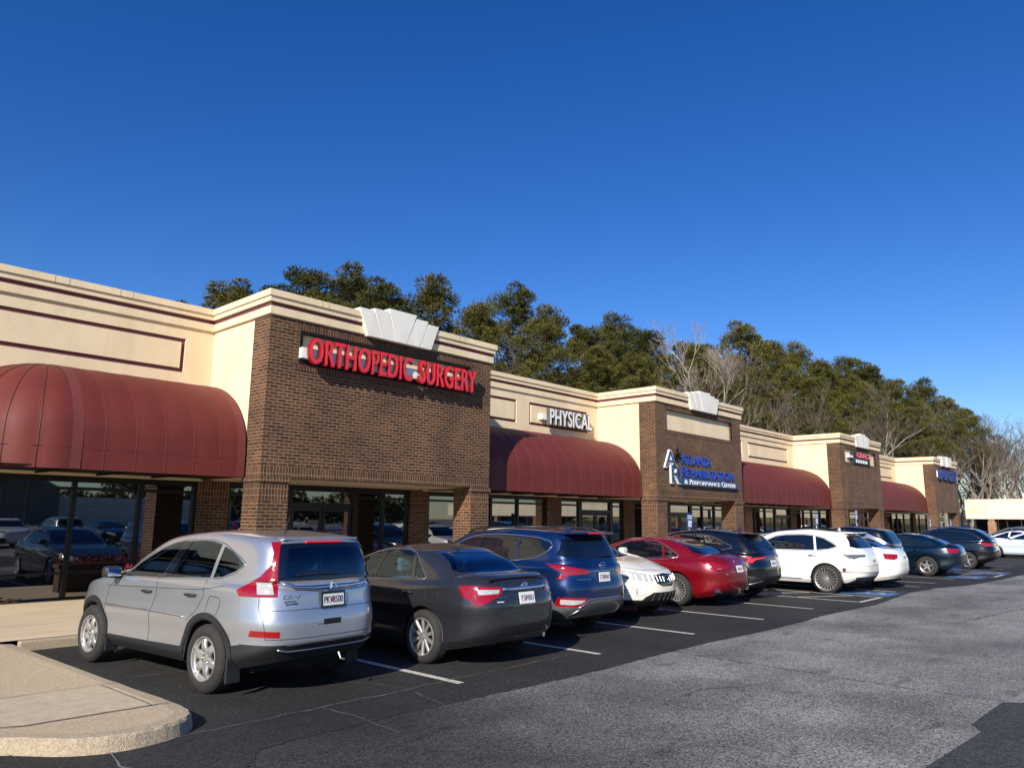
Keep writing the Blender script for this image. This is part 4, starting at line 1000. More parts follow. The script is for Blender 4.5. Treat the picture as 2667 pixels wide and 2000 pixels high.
def std_regions(S,front,rear,quarter,rearwin,wind,glass,doorF,doorR,tl,hl,extra=(),rglass=None):
    R_=[]
    R_+=list(extra)
    R_+=[(front,'side','window',glass,-.004,SIDEP),(rear,'side','window',rglass or glass,-.004,SIDEP)]
    if quarter: R_.append((quarter,'side','quarter_window',rglass or glass,-.004,SIDEP))
    R_+=[(rearwin,'rear','rear_window',rglass or glass,-.003,lambda c,n: n.y<-.10 and c.y<1.2 and c.z>.9),(wind,'front','windshield',glass,-.003,lambda c,n: n.y>.10 and c.y>.8 and c.z>.9)]
    R_+=tl+hl
    R_+=[(doorF,'side','door',S['paint'],0,lambda c,n: abs(c.x)>.35 and abs(n.x)>.25),(doorR,'side','door',S['paint'],0,lambda c,n: abs(c.x)>.35 and abs(n.x)>.25)]
    return R_
def circ(cy,cz,r,n=28): return [(cy+r,-.05)]+[(cy+r*math.cos(a),cz+r*math.sin(a)) for a in np.linspace(0,math.pi,n)]+[(cy-r,-.05)]

# ---- silver compact SUV
S=dict(paint=P_silver,w=.865,wb=2.62,rb=-1.03,fb=3.46,wheelr=.345,archr=.405,tyrew=.225,rim='steel',rimr=.225,track=.745,lipmat=M_plastic,lip=.02)
S['layers']=layers_for(-1.03,3.46,.865,.90,2.42,1.07,1.50,1.50,1.655,.25,-.74,1.575,-.93,1.17,1.10,1.13,zs=.26,tum=.715,rmid=-.89,rearz=1.36,qr=7,zrake=.15)
wF=[(2.02,1.085),(1.80,1.215),(1.55,1.325),(1.30,1.425),(1.06,1.492),(.86,1.52),(1.17,1.105)]
wR=[(.71,1.525),(.45,1.535),(.28,1.532),(.09,1.505),(.17,1.15),(1.00,1.113)]
wQ=[(.03,1.485),(-.14,1.44),(-.30,1.37),(-.40,1.315),(-.38,1.29),(-.27,1.235),(-.06,1.172),(.11,1.153)]
fD=[(2.10,1.045),(2.24,.90),(2.27,.6),(2.22,.40),(1.17,.42),(1.17,.69),(1.08,.92),(1.10,1.12),(.78,1.555),(1.08,1.535),(1.38,1.43),(1.82,1.25)]
rD=[(1.08,1.095),(1.08,.92),(1.17,.69),(1.17,.42),(.56,.44),(.42,.66),(.22,.80),(.10,.97),(.14,1.15),(.05,1.54),(.28,1.56),(.78,1.555)]
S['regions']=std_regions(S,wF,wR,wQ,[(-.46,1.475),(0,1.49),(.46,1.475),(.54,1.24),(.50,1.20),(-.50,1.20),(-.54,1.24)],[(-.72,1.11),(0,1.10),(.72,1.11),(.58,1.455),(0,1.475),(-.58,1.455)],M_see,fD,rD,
  [([('r',-.735,1.03),('r',-.635,1.03),('r',-.635,1.15),('r',-.72,1.15)],'corner','reversing_lamp',M_clear,.007),
   ([('s',-.66,1.545),('s',-.74,1.44),('s',-.765,1.32),('s',-.68,1.20),('s',-.44,1.06),('s',-.50,1.005),('r',-.76,1.005),('r',-.61,1.005),('r',-.605,1.165),('r',-.585,1.32),('r',-.53,1.50),('r',-.50,1.545)],'corner','tail_light',M_tail,.006),
   ([(-.505,1.53),(0,1.545),(.505,1.53),(.535,1.50),(.59,1.32),(.61,1.165),(.0,1.15),(-.61,1.165),(-.59,1.32),(-.535,1.50)],'rear','rear_glass_surround',M_glassb,0,REARP)],
  [([([(3.35,.95),(2.95,1.0),(3.0,.88),(3.5,.78)],'side')],'multi','headlight',M_clear,.003)],
  extra=[(circ(0,.345,.465),'arch','wheel_arch_trim',M_plastic,.010),(circ(2.62,.345,.465),'arch','wheel_arch_trim',M_plastic,.010),
   ([(.86,1.52),(.71,1.525),(1.0,1.11),(1.17,1.10)],'side','pillar_trim',M_glassb,0,SIDEP),
   ([(2.4,.395),(1.2,.41),(.30,.43),(.30,.05),(2.4,.05)],'side','sill_cladding',M_plastic,.004,SIDEP),
   ([([(-.35,.505),(-.60,.545),(-1.4,.545),(-1.4,.05),(-.35,.05)],'side'),([(-1,.545),(-.66,.545),(-.50,.53),(.50,.53),(.66,.545),(1,.545),(1,.05),(-1,.05)],'rear')],'multi','rear_bumper_cladding',M_plastic,.003),
   ([([(3.05,.42),(3.7,.46),(3.7,.05),(3.05,.05)],'side'),([(-1,.45),(1,.45),(1,.05),(-1,.05)],'front')],'multi','front_bumper_cladding',M_plastic,.003),
   ([('r',-.78,.625),('r',-.60,.615),('r',-.60,.675),('r',-.78,.685)],'corner','reflector',M_tail,.002)])
S['gaps']=[([(2.10,1.05),(2.24,.90),(2.27,.6),(2.22,.40)],'side',False),([(1.10,1.09),(1.08,.92),(1.17,.69),(1.17,.42)],'side',False),([(.14,1.14),(.10,.97),(.22,.80),(.38,.70)],'side',False),
  ([(2.3,.955),(1.1,.995),(.2,1.03),(-.22,1.09)],'side',False),([(-.72,1.16),(-.735,.87),(-.70,.60),(.70,.60),(.735,.87),(.72,1.16)],'rear',False),([(-.73,.875),(.73,.875)],'rear',False),
  ([(-.02,.98),(-.18,.97),(-.22,.92),(-.18,.81),(-.13,.78),(0,.79),(.03,.82),(.0,.94)],'side',True)]
dlo=[(2.05,1.075),(1.80,1.225),(1.30,1.437),(1.05,1.505),(.78,1.54),(.28,1.547),(.03,1.51),(-.30,1.385),(-.44,1.32),(-.28,1.222),(-.05,1.16),(.14,1.138),(1.1,1.095)]
S['trims']=[(dlo,'side',True,M_satin,.007,'window_trim'),([(2.22,.735),(1.25,.745),(.42,.735)],'side',False,M_chrome,.009,'side_moulding'),([(-.60,.50),(-.5,.475),(.5,.475),(.60,.50)],'rear',False,M_satin,.010,'bumper_strip')]
S['handles']=[(1.28,.945,M_plastic),(.34,.965,M_plastic)]; S['mirror']=(2.0,1.10,M_plastic)
S['lining']=True; S['dash']=1.75; S['dashz']=1.02
S['seats']=[(-.36,.95,.60,M_seatg),(.36,.95,.60,M_seatg),(-.36,.0,.62,M_seatg),(.36,.0,.62,M_seatg)]
S['gaps'].append(([(-.2,.72),(-.1,.72)],'rear',False))
def ex(root,bvh,S):
    pts=[surf(bvh,'rear',x,z) for x,z in ((-.60,1.135),(-.50,1.125),(-.45,1.095),(-.25,1.085),(0,1.085),(.25,1.085),(.45,1.095),(.50,1.125),(.60,1.135))]
    part(MB().tube([p+Vector((0,-.022,0)) for p in pts],[.008,.016,.022,.024,.026,.024,.022,.016,.008],10),'chrome_garnish',M_chrome,root,smooth=True)
    c=surf(bvh,'rear',0,1.09); y=c.y-.05; b=MB(); b.tube([(.058*math.cos(a),y,1.10+.05*math.sin(a)) for a in np.linspace(0,2*math.pi,4,endpoint=False)+math.pi/4],.006,5,True)
    b.tube([(-.03,y,1.07),(-.022,y,1.135)],.008,5).tube([(.03,y,1.07),(.022,y,1.135)],.008,5).tube([(-.026,y,1.10),(.026,y,1.10)],.007,5); part(b,'badge',M_chrome,root)
    badge_text(root,bvh,'CR-V',-.58,-.40,.985,1.025,M_satin); badge_text(root,bvh,'gwinnett',-.56,-.44,.95,.968,M_plastic); badge_text(root,bvh,'place HONDA',-.55,-.42,.925,.943,M_plastic)
    put_plate(root,bvh,0,.955,'PKV8500',hl=(-.02,),frame=True)
    wiper(root,bvh,-.45,.12,1.215)
    a=surf(bvh,'rear',0,1.54); part(MB().add(*rounded_box(-.24,.24,a.y-.02,a.y+.03,1.53,1.555,.01)),'high_brake_light',M_tailb,root)
    sp=MB().add(*rounded_box(-.50,.50,-.76,-.62,1.56,1.588,.012)); part(sp,'roof_spoiler',S['paint'],root,smooth=True)
    part(MB().tube([(-.2,-.35,1.62),(-.2,-.43,1.82)],.004,5).tube([(-.2,-.34,1.60),(-.2,-.37,1.66)],.012,6),'aerial',M_plastic,root)
    h=surf(bvh,'rear',0,.735); part(MB().add(*rounded_box(-.13,.10,h.y-.004,h.y+.01,.705,.765,.01)),'tailgate_handle_recess',M_gap,root)
    for sd_ in (-1,1):
        part(MB().add(*rounded_box(sd_*.77-.09,sd_*.77+.08,-.45,-.42,.15,.40,.012)),'mud_flap',M_plastic,root); part(MB().add(*rounded_box(sd_*.77-.08,sd_*.77+.08,2.18,2.2,.18,.36,.012)),'mud_flap',M_plastic,root)
    part(MB().tube([(.12,-.98,.40),(.12,-1.02,.34),(.16,-1.03,.33)],.01,5),'tow_loop',M_steel,root)
S['extra']=ex
make_car('parked_suv','silver compact SUV nearest the camera with tall red tail lamps','car',(4.66,7.92),.088,S)

# ---- dark grey sedan
S=dict(paint=P_grey,w=.875,wb=2.775,rb=-1.04,fb=3.74,wheelr=.33,archr=.385,tyrew=.215,rim='ten',rimr=.232,track=.755)
S['layers']=layers_for(-1.04,3.74,.875,.74,2.45,1.0,1.35,1.36,1.455,.75,.12,1.375,-.58,1.115,1.065,1.0,zs=.19,tum=.66,rmid=-.22,rearz=1.27,qr=7,zrake=.14,hoodup=.03,rake=.02)
wF=[(2.02,1.0),(1.70,1.15),(1.48,1.25),(1.26,1.325),(1.12,1.35),(1.20,.99)]
wR=[(1.02,1.36),(.75,1.375),(.55,1.368),(.42,1.33),(.44,1.32),(.36,1.02),(1.14,.99)]
wQ=[(.38,1.31),(.24,1.19),(.12,1.08),(.10,1.05),(.30,1.035)]
fD=[(2.12,.96),(2.20,.8),(2.20,.5),(2.12,.26),(1.16,.26),(1.15,.97),(1.06,1.39),(1.3,1.35),(1.7,1.18)]
rD=[(1.15,.97),(1.16,.26),(.62,.26),(.42,.50),(.16,.72),(.06,.90),(.06,1.03),(.38,1.35),(.55,1.40),(1.06,1.39)]
TLs=[(-.60,1.00),(-.66,.83),(-.95,.74),(-1.3,.74),(-1.3,1.02),(-.9,1.01)]
S['regions']=std_regions(S,wF,wR,wQ,[(-.50,1.35),(0,1.362),(.50,1.35),(.63,1.16),(.60,1.135),(0,1.125),(-.60,1.135),(-.63,1.16)],[(-.70,1.03),(0,1.02),(.70,1.03),(.54,1.33),(0,1.345),(-.54,1.33)],M_see,fD,rD,
  [([('r',-.68,.885),('r',-.45,.90),('r',-.43,.945),('r',-.68,.95)],'corner','reversing_lamp',M_clear,.006),
   ([('s',-.58,.985),('s',-.66,.86),('s',-.82,.79),('r',-.76,.775),('r',-.67,.76),('r',-.58,.81),('r',-.40,.895),('r',-.40,.975),('r',-.72,.995)],'corner','tail_light',M_tail,.005)],
  [([([(3.75,.75),(3.15,.84),(3.2,.70),(3.75,.60)],'side')],'multi','headlight',M_clear,.003)],
  extra=[([(1.12,1.35),(1.02,1.36),(1.14,.99),(1.20,.99)],'side','pillar_trim',M_glassb,0,SIDEP)])
S['gaps']=[([(2.12,.96),(2.20,.8),(2.20,.5),(2.12,.26)],'side',False),([(1.15,.97),(1.16,.26)],'side',False),([(.06,1.02),(.06,.90),(.16,.72),(.30,.62)],'side',False),([(-.05,.93),(-.28,.93),(-.28,.77),(-.05,.77)],'side',True),
  ([(-.60,.765),(-.55,.72),(.55,.72),(.60,.765)],'rear',False),([(-.66,1.045),(0,1.055),(.66,1.045)],'rear',False),([(-.35,.66),(-1.0,.66)],'side',False)]
S['trims']=[([(2.06,.985),(1.70,1.165),(1.48,1.265),(1.26,1.34),(1.0,1.378),(.75,1.39),(.55,1.385),(.40,1.345),(.22,1.19),(.085,1.06),(.08,1.03),(1.15,.975)],'side',True,M_satin,.006,'window_trim')]
S['handles']=[(1.36,.83,None),(.28,.86,None)];S['mirror']=(1.98,1.04,P_grey)
S['lining']=True; S['dash']=1.75;S['dashz']=.93
S['seats']=[(-.36,.95,.48,M_seat),(.36,.95,.48,M_seat),(-.38,.02,.47,M_seat),(.38,.02,.47,M_seat)]; S['shelf']=(-.62,.0,1.0)
def ex(root,bvh,S):
    pts=[surf(bvh,'rear',x,.95)+Vector((0,-.012,0)) for x in np.linspace(-.40,.40,9)]
    part(MB().tube(pts,.026,8),'chrome_garnish',M_chrome,root,smooth=True); ring_badge(root,bvh,.975,.06,.042,inner='T')
    badge_text(root,bvh,'Camry',-.50,-.34,.835,.865); badge_text(root,bvh,'Team Toyota',-.50,-.40,.79,.81,M_whitel)
    badge_text(root,bvh,'XLE',.50,.60,.83,.86)
    put_plate(root,bvh,0,.83,'YSP881',hl=(-.02,))
    part(MB().add([(-.145,-1.1,0)],[]) if 0 else MB().box(-.60,.60,-.93,-.90,1.072,1.088),'boot_lip',M_glassb,root)
    part(MB().tube([(.45,-.93,.33),(.45,-.75,.33)],.03,10),'exhaust_tip',M_chrome,root); roof_fin(root,.3,1.44,P_grey)
S['extra']=ex
make_car('parked_sedan','dark grey sedan with red and clear tail lamps and silver ten-spoke wheels','car',(7.34,7.50),0.0,S)

# ---- dark blue mid-size SUV
def suv_spec(P,w,wb,rb,fb,wr,**k):
    return dict(paint=P,w=w,wb=wb,rb=rb,fb=fb,wheelr=wr,**k)
S=suv_spec(P_blue,.90,2.765,-1.03,3.70,.36,archr=.42,tyrew=.235,rim='twin',rimr=.25,track=.775,lipmat=M_plastic,lip=.02)
S['layers']=layers_for(-1.03,3.70,.90,.92,2.50,1.12,1.65,1.52,1.67,.4,-.62,1.585,-.86,1.20,1.12,1.14,zs=.24,tum=.72,rmid=-.78,rearz=1.38,qr=7,zrake=.12)
wF=[(2.10,1.13),(1.75,1.30),(1.50,1.41),(1.25,1.49),(1.05,1.52),(1.22,1.13)]
wR=[(.96,1.53),(.60,1.54),(.22,1.53),(.22,1.16),(1.16,1.13)]
wQ=[(.17,1.525),(-.20,1.50),(-.42,1.45),(-.47,1.40),(-.42,1.33),(-.20,1.22),(.17,1.17)]
fD=[(2.2,1.08),(2.3,.9),(2.3,.45),(1.2,.45),(1.2,1.1),(1.0,1.56),(1.3,1.52),(1.8,1.32)]
rD=[(1.2,1.1),(1.2,.45),(.6,.45),(.42,.70),(.20,.84),(.19,1.12),(.19,1.555),(1.0,1.56)]
S['regions']=std_regions(S,wF,wR,wQ,[(-.60,1.50),(0,1.515),(.60,1.50),(.72,1.26),(.66,1.225),(0,1.20),(-.66,1.225),(-.72,1.26)],[(-.74,1.15),(0,1.14),(.74,1.15),(.6,1.48),(0,1.5),(-.6,1.48)],M_glassb,fD,rD,
  [([('s',-.44,1.125),('s',-.62,1.055),('s',-.76,1.0),('r',-.80,.905),('r',-.75,.90),('r',-.68,.965),('r',-.40,.98),('r',-.33,1.01),('r',-.38,1.04),('r',-.62,1.08),('s',-.78,1.10)],'corner','tail_light',M_tail,.006)],
  [([([(3.6,.95),(3.1,1.0),(3.2,.86),(3.7,.8)],'side')],'multi','headlight',M_darklens,.003)],
  extra=[([(1.05,1.52),(.96,1.53),(1.16,1.13),(1.22,1.13)],'side','pillar_trim',M_glassb,0,SIDEP),
   ([('r',-.78,.605),('r',-.48,.59),('r',-.56,.545),('r',-.66,.525),('r',-.78,.53)],'corner','reversing_lamp',M_clear,.004),
   ([('r',-.80,.64),('r',-.42,.625),('r',-.52,.53),('r',-.64,.495),('r',-.81,.505)],'corner','reflector',M_tail,.002),
   ([([(-.30,.55),(-1.4,.52),(-1.4,.05),(-.3,.05)],'side'),([(-1,.50),(-.55,.49),(-.34,.60),(.34,.60),(.55,.49),(1,.50),(1,.05),(-1,.05)],'rear')],'multi','rear_bumper_cladding',P_gun,.003),
   ([(2.5,.44),(.35,.46),(.35,.05),(2.5,.05)],'side','sill_cladding',M_plastic,.004,SIDEP)])
S['gaps']=[([(1.2,1.1),(1.2,.45)],'side',False),([(.20,1.12),(.20,.84),(.38,.72)],'side',False),([(-.74,1.18),(-.78,.95),(-.66,.68),(.66,.68),(.78,.95),(.74,1.18)],'rear',False)]
S['trims']=[([(2.14,1.115),(1.75,1.315),(1.50,1.43),(1.25,1.51),(1.0,1.545),(.60,1.558),(.17,1.545),(-.22,1.52),(-.45,1.47),(-.51,1.40),(-.45,1.32),(-.22,1.205),(.17,1.15),(1.2,1.115)],'side',True,M_satin,.009,'window_trim'),
  ([(-.33,1.015),(0,1.02),(.33,1.015)],'rear',False,M_chrome,.010,'tailgate_strip'),([(-.60,.47),(-.40,.60),(.40,.60),(.60,.47)],'rear',False,M_satin,.012,'bumper_strip'),([(-.66,.36),(-.55,.47)],'rear',False,M_satin,.012,'bumper_strip')]
S['handles']=[(1.38,.98,None),(.36,1.0,None)];S['mirror']=(2.05,1.17,P_blue)
def ex(root,bvh,S):
    ring_badge(root,bvh,1.10,.075,.045,inner='H'); badge_text(root,bvh,'SANTA FE',-.62,-.34,.885,.91); put_plate(root,bvh,0.0,.92,'CTW9647',hl=(-.02,)); wiper(root,bvh,.08,.40,1.235,1.225)
    part(MB().add(*rounded_box(-.56,.56,-.80,-.52,1.578,1.612,.015)),'roof_spoiler',S['paint'],root,smooth=True); roof_fin(root,-.25,1.64,P_blue)
    part(MB().box(-.2,.2,-.845,-.838,1.585,1.602),'high_brake_light',M_tailb,root)
    for sd_ in (-1,1): part(MB().tube([(sd_*.60,1.5,1.56),(sd_*.60,1.3,1.64),(sd_*.60,.4,1.68),(sd_*.60,-.3,1.66),(sd_*.60,-.5,1.60)],.016,6),'roof_rail',M_plastic,root,smooth=True)
S['extra']=ex
make_car('parked_suv','dark blue mid-size SUV with black tinted glass and chrome window line','car',(9.97,8.15),0.0,S)

# ---- cream white crossover facing out
S=suv_spec(P_pearl,.88,2.825,-1.0,3.78,.37,archr=.42,tyrew=.23,rim='five',rimr=.25,track=.765)
S['layers']=layers_for(-1.0,3.78,.88,.86,2.62,1.08,1.65,1.50,1.66,.5,-.55,1.57,-.86,1.22,1.12,1.12,zs=.22,tum=.70,rmid=-.76,rearz=1.38,pf=2.6,qf=4.5,hoodup=.04)
wF=[(2.15,1.10),(1.75,1.28),(1.25,1.46),(1.05,1.50),(1.22,1.11)];wR=[(.96,1.51),(.60,1.52),(.22,1.50),(.22,1.16),(1.16,1.11)];wQ=[(.17,1.49),(-.15,1.43),(-.32,1.33),(-.2,1.22),(.17,1.17)]
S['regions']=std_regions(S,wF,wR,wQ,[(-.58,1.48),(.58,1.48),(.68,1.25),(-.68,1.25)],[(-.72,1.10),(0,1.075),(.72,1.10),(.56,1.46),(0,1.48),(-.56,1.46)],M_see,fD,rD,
  [([('s',-.50,1.05),('s',-.7,.95),('r',-.6,.95),('r',-.6,1.05)],'corner','tail_light',M_tail,.005)],
  [([('s',3.02,.955),('s',3.12,.87),('f',-.72,.75),('f',-.50,.70),('f',-.34,.70),('f',-.30,.79),('f',-.52,.845),('f',-.70,.90)],'fcorner','headlight',M_clear,.006),
   ([(-.34,.80),(0,.83),(.34,.80),(.30,.66),(.16,.60),(-.16,.60),(-.30,.66)],'front','grille',M_glassb,.002,FRONTP),
   ([(-.50,.42),(-.38,.50),(.38,.50),(.50,.42),(.55,.33),(-.55,.33)],'front','lower_grille',M_gap,.002,FRONTP),
   ([([(3.2,.36),(3.9,.36),(3.9,.05),(3.2,.05)],'side'),([(-1,.34),(1,.34),(1,.05),(-1,.05)],'front')],'multi','front_bumper_cladding',M_plastic,.002)],rglass=M_glassb)
S['gaps']=[([(1.2,1.1),(1.2,.45)],'side',False),([(-.70,.95),(-.45,.89),(0,.88),(.45,.89),(.70,.95)],'front',False)]
S['trims']=[([(-.16+.11*math.cos(a)-.45,.52+.075*math.sin(a)) for a in np.linspace(0,6.28,18,endpoint=False)],'front',True,P_pearl,.010,'fog_light_rim'),([(.16+.11*math.cos(a)+.45,.52+.075*math.sin(a)) for a in np.linspace(0,6.28,18,endpoint=False)],'front',True,P_pearl,.010,'fog_light_rim')]
S['handles']=[(1.38,.95,M_chrome),(.36,.97,M_chrome)];S['mirror']=(2.15,1.14,P_pearl)
S['lining']=True;S['dash']=1.85;S['dashz']=1.02;S['seats']=[(-.36,.95,.58,M_seat),(.36,.95,.58,M_seat)]
def ex(root,bvh,S):
    for x in np.linspace(-.62,-.10,7): 
        for s_ in (-1,1):
            a=surf(bvh,'front',s_*x,.775+abs(x)*.07);b=surf(bvh,'front',s_*x,.68+abs(x)*.06)
            if a and b: part(MB().tube([a+Vector((0,.012,0)),b+Vector((0,.014,0))],.007,5),'chrome_slat',M_alloyd,root)
    ring_badge(root,bvh,.74,.07,.06,view='front')
    for x in np.linspace(-.36,.36,6):
        a=surf(bvh,'front',x,.48);b=surf(bvh,'front',x,.35)
        if a and b: part(MB().tube([a+Vector((0,.006,0)),b+Vector((0,.006,0))],.012,5),'grille_bar',M_satin,root)
    for s_ in (-1,1):
        a=surf(bvh,'front',s_*.61,.52)
        if a: part(MB().lathe([(0,.0005),(.012,.045),(.004,.055),(-.01,.055)],a.x,a.y,a.z,20,1,False),'fog_light',M_clear,root)
    part(MB().add(*rounded_box(-.12,.12,2.3,2.36,1.18,1.2,.008)),'wiper_base',M_plastic,root)
S['extra']=ex
make_car('parked_crossover','cream white crossover parked facing out, its headlamps and grille showing','car',(12.62,11.38),math.pi,S)

# ---- red sedan
S=dict(paint=P_red,w=.895,wb=3.01,rb=-1.08,fb=3.85,wheelr=.345,archr=.40,tyrew=.225,rim='multi',rimr=.25,track=.775)
S['layers']=layers_for(-1.08,3.85,.895,.76,2.65,1.0,1.55,1.36,1.46,.9,.20,1.375,-.66,1.09,1.02,.98,zs=.18,zrake=.12,tum=.655,rmid=-.22,rearz=1.25,qr=7,hoodup=.03,rake=.03,pr=3.4)
wF=[(2.15,.985),(1.80,1.14),(1.55,1.24),(1.35,1.32),(1.30,.965)]
wR=[(1.25,1.33),(.95,1.355),(.60,1.34),(.42,1.28),(.36,.985),(1.22,.965)]
wQ=[(.37,1.26),(.20,1.17),(.02,1.07),(.02,1.045),(.30,.99)]
fDs=[(2.25,.93),(2.3,.5),(2.2,.25),(1.26,.25),(1.26,.94),(1.28,1.37),(1.6,1.27),(1.9,1.14)];rDs=[(1.26,.94),(1.26,.25),(.66,.25),(.46,.55),(.14,.75),(.02,1.02),(.40,1.31),(.6,1.375),(.95,1.39),(1.28,1.37)]
S['regions']=std_regions(S,wF,wR,wQ,[(-.50,1.345),(0,1.36),(.50,1.345),(.66,1.13),(.60,1.105),(-.60,1.105),(-.66,1.13)],[(-.70,1.0),(.70,1.0),(.54,1.33),(-.54,1.33)],M_glassb,fDs,rDs,
  [([('s',-.50,.955),('s',-.80,.86),('r',-.76,.81),('r',-.60,.795),('r',-.42,.82),('r',-.38,.87),('r',-.66,.93),('s',-.82,.955)],'corner','tail_light',M_tail,.006)],
  [([([(3.9,.75),(3.3,.86),(3.3,.72),(3.9,.62)],'side')],'multi','headlight',M_clear,.003)],
  extra=[([(1.35,1.32),(1.25,1.33),(1.22,.965),(1.30,.965)],'side','pillar_trim',M_glassb,0,SIDEP),([(-.60,.31),(-.42,.33),(.42,.33),(.60,.31),(.62,.05),(-.62,.05)],'rear','diffuser',M_glassb,.002,REARP)])
S['gaps']=[([(1.26,.94),(1.26,.25)],'side',False),([(.04,1.0),(.14,.75),(.32,.62)],'side',False),([(-.60,.80),(-.52,.64),(.52,.64),(.60,.80)],'rear',False),([(-.70,1.0),(0,1.01),(.70,1.0)],'rear',False)]
S['trims']=[([(2.2,.97),(1.80,1.155),(1.55,1.255),(1.32,1.335),(.95,1.375),(.60,1.36),(.38,1.285),(.18,1.18),(-.02,1.07),(0,1.02),(.30,.97),(1.2,.95)],'side',True,M_satin,.008,'window_trim')]
S['handles']=[(1.45,.85,None),(.45,.87,None)];S['mirror']=(2.1,1.03,P_red)
def ex(root,bvh,S):
    put_plate(root,bvh,0,.80,'',hl=(-.02,)); badge_text(root,bvh,'G80',-.55,-.42,.685,.715); pw=[surf(bvh,'rear',x,.95+abs(x)*.04) for x in np.linspace(-.11,.11,9)]; part(MB().tube([p+Vector((0,-.008,0)) for p in pw],.006,5),'winged_badge',M_chrome,root)
    for s_ in (-1,1):
        a=surf(bvh,'rear',s_*.60,.345)
        if a: part(MB().prism([(s_*.60-.13,.33),(s_*.60+.10,.315),(s_*.60+.13,.385),(s_*.60-.10,.385)],1,a.y-.012,a.y+.05),'exhaust_tip',M_chrome,root)
        c=surf(bvh,'rear',s_*.60,.815)
        if c: part(MB().box(s_*.60-.13,s_*.60+.13,c.y-.008,c.y+.01,.806,.822),'reversing_lamp',M_clear,root)
    roof_fin(root,.45,1.44,P_red)
S['extra']=ex
make_car('parked_sedan','metallic red fastback sedan with slim tail lamps and a chrome exhaust tip','car',(15.50,8.62),0.0,S)

# ---- black crossover
S=suv_spec(P_black,.90,2.69,-.97,3.66,.36,archr=.42,tyrew=.235,rim='five',rimr=.25,track=.775,lipmat=M_plastic,lip=.02)
S['layers']=layers_for(-.97,3.66,.90,.92,2.5,1.08,1.55,1.49,1.62,.45,-.45,1.50,-.80,1.16,1.06,1.09,zs=.25,zrake=.14,tum=.70,rmid=-.66,rearz=1.34,qr=7,pr=3.5)
wF=[(2.05,1.08),(1.70,1.25),(1.30,1.42),(1.08,1.46),(1.18,1.09)];wR=[(1.0,1.465),(.60,1.47),(.30,1.44),(.22,1.12),(1.12,1.09)];wQ=[(.27,1.42),(.05,1.34),(-.22,1.23),(-.22,1.20),(-.05,1.16),(.19,1.13)]
S['regions']=std_regions(S,wF,wR,wQ,[(-.56,1.44),(0,1.45),(.56,1.44),(.68,1.20),(.62,1.175),(-.62,1.175),(-.68,1.20)],[(-.72,1.10),(.72,1.10),(.56,1.44),(-.56,1.44)],M_glassb,fD,rD,
  [([('s',-.46,1.02),('s',-.68,.955),('r',-.77,.88),('r',-.70,.865),('r',-.62,.935),('r',-.38,.965),('r',-.30,.985),('r',-.30,1.0),('r',-.64,.975),('r',-.72,.945),('s',-.74,1.0)],'corner','tail_light',M_tailb,.006),
   ([(-.30,1.02),(.30,1.02),(.30,1.0),(-.30,1.0)],'rear','light_bar',M_tail,.004,REARP)],
  [([([(3.6,.9),(3.1,.98),(3.2,.84),(3.7,.8)],'side')],'multi','headlight',M_darklens,.003)],
  extra=[([([(-.30,.46),(-1.4,.60),(-1.4,.05),(-.3,.05)],'side'),([(-1,.60),(-.6,.55),(.6,.55),(1,.60),(1,.05),(-1,.05)],'rear')],'multi','rear_bumper_cladding',M_plastic,.003),([(2.5,.42),(.35,.44),(.35,.05),(2.5,.05)],'side','sill_cladding',M_plastic,.004,SIDEP)])
S['gaps']=[([(1.18,1.06),(1.18,.45)],'side',False)]
S['trims']=[([(2.1,1.065),(1.70,1.265),(1.30,1.437),(1.05,1.48),(.60,1.487),(.28,1.455),(.05,1.36),(-.27,1.235),(-.27,1.19),(-.05,1.14),(.2,1.105),(1.15,1.07)],'side',True,M_satin,.008,'window_trim'),([(-.92,.30),(-.6,.42),(-.45,.46)],'rear',False,M_satin,.012,'bumper_strip')]
S['handles']=[(1.35,.95,None),(.36,.97,None)];S['mirror']=(2.0,1.13,P_black)
def ex(root,bvh,S):
    put_plate(root,bvh,0,.84,'',hl=(-.02,)); part(MB().add(*rounded_box(-.52,.52,-.66,-.34,1.498,1.53,.014)),'roof_spoiler',S['paint'],root,smooth=True); roof_fin(root,-.1,1.59,P_black); wiper(root,bvh,-.1,.4,1.185)
    for i in range(2):
        pp_=[surf(bvh,'rear',x,.66-.06*i) for x in np.linspace(-.6,.6,7)]
        part(MB().tube([p+Vector((0,-.004,0)) for p in pp_ if p],.006,5),'bumper_crease',M_gap,root)
S['extra']=ex
make_car('parked_crossover','black crossover with thin bright red zigzag tail lamps beside the red sedan','car',(17.48,8.60),0.0,S)

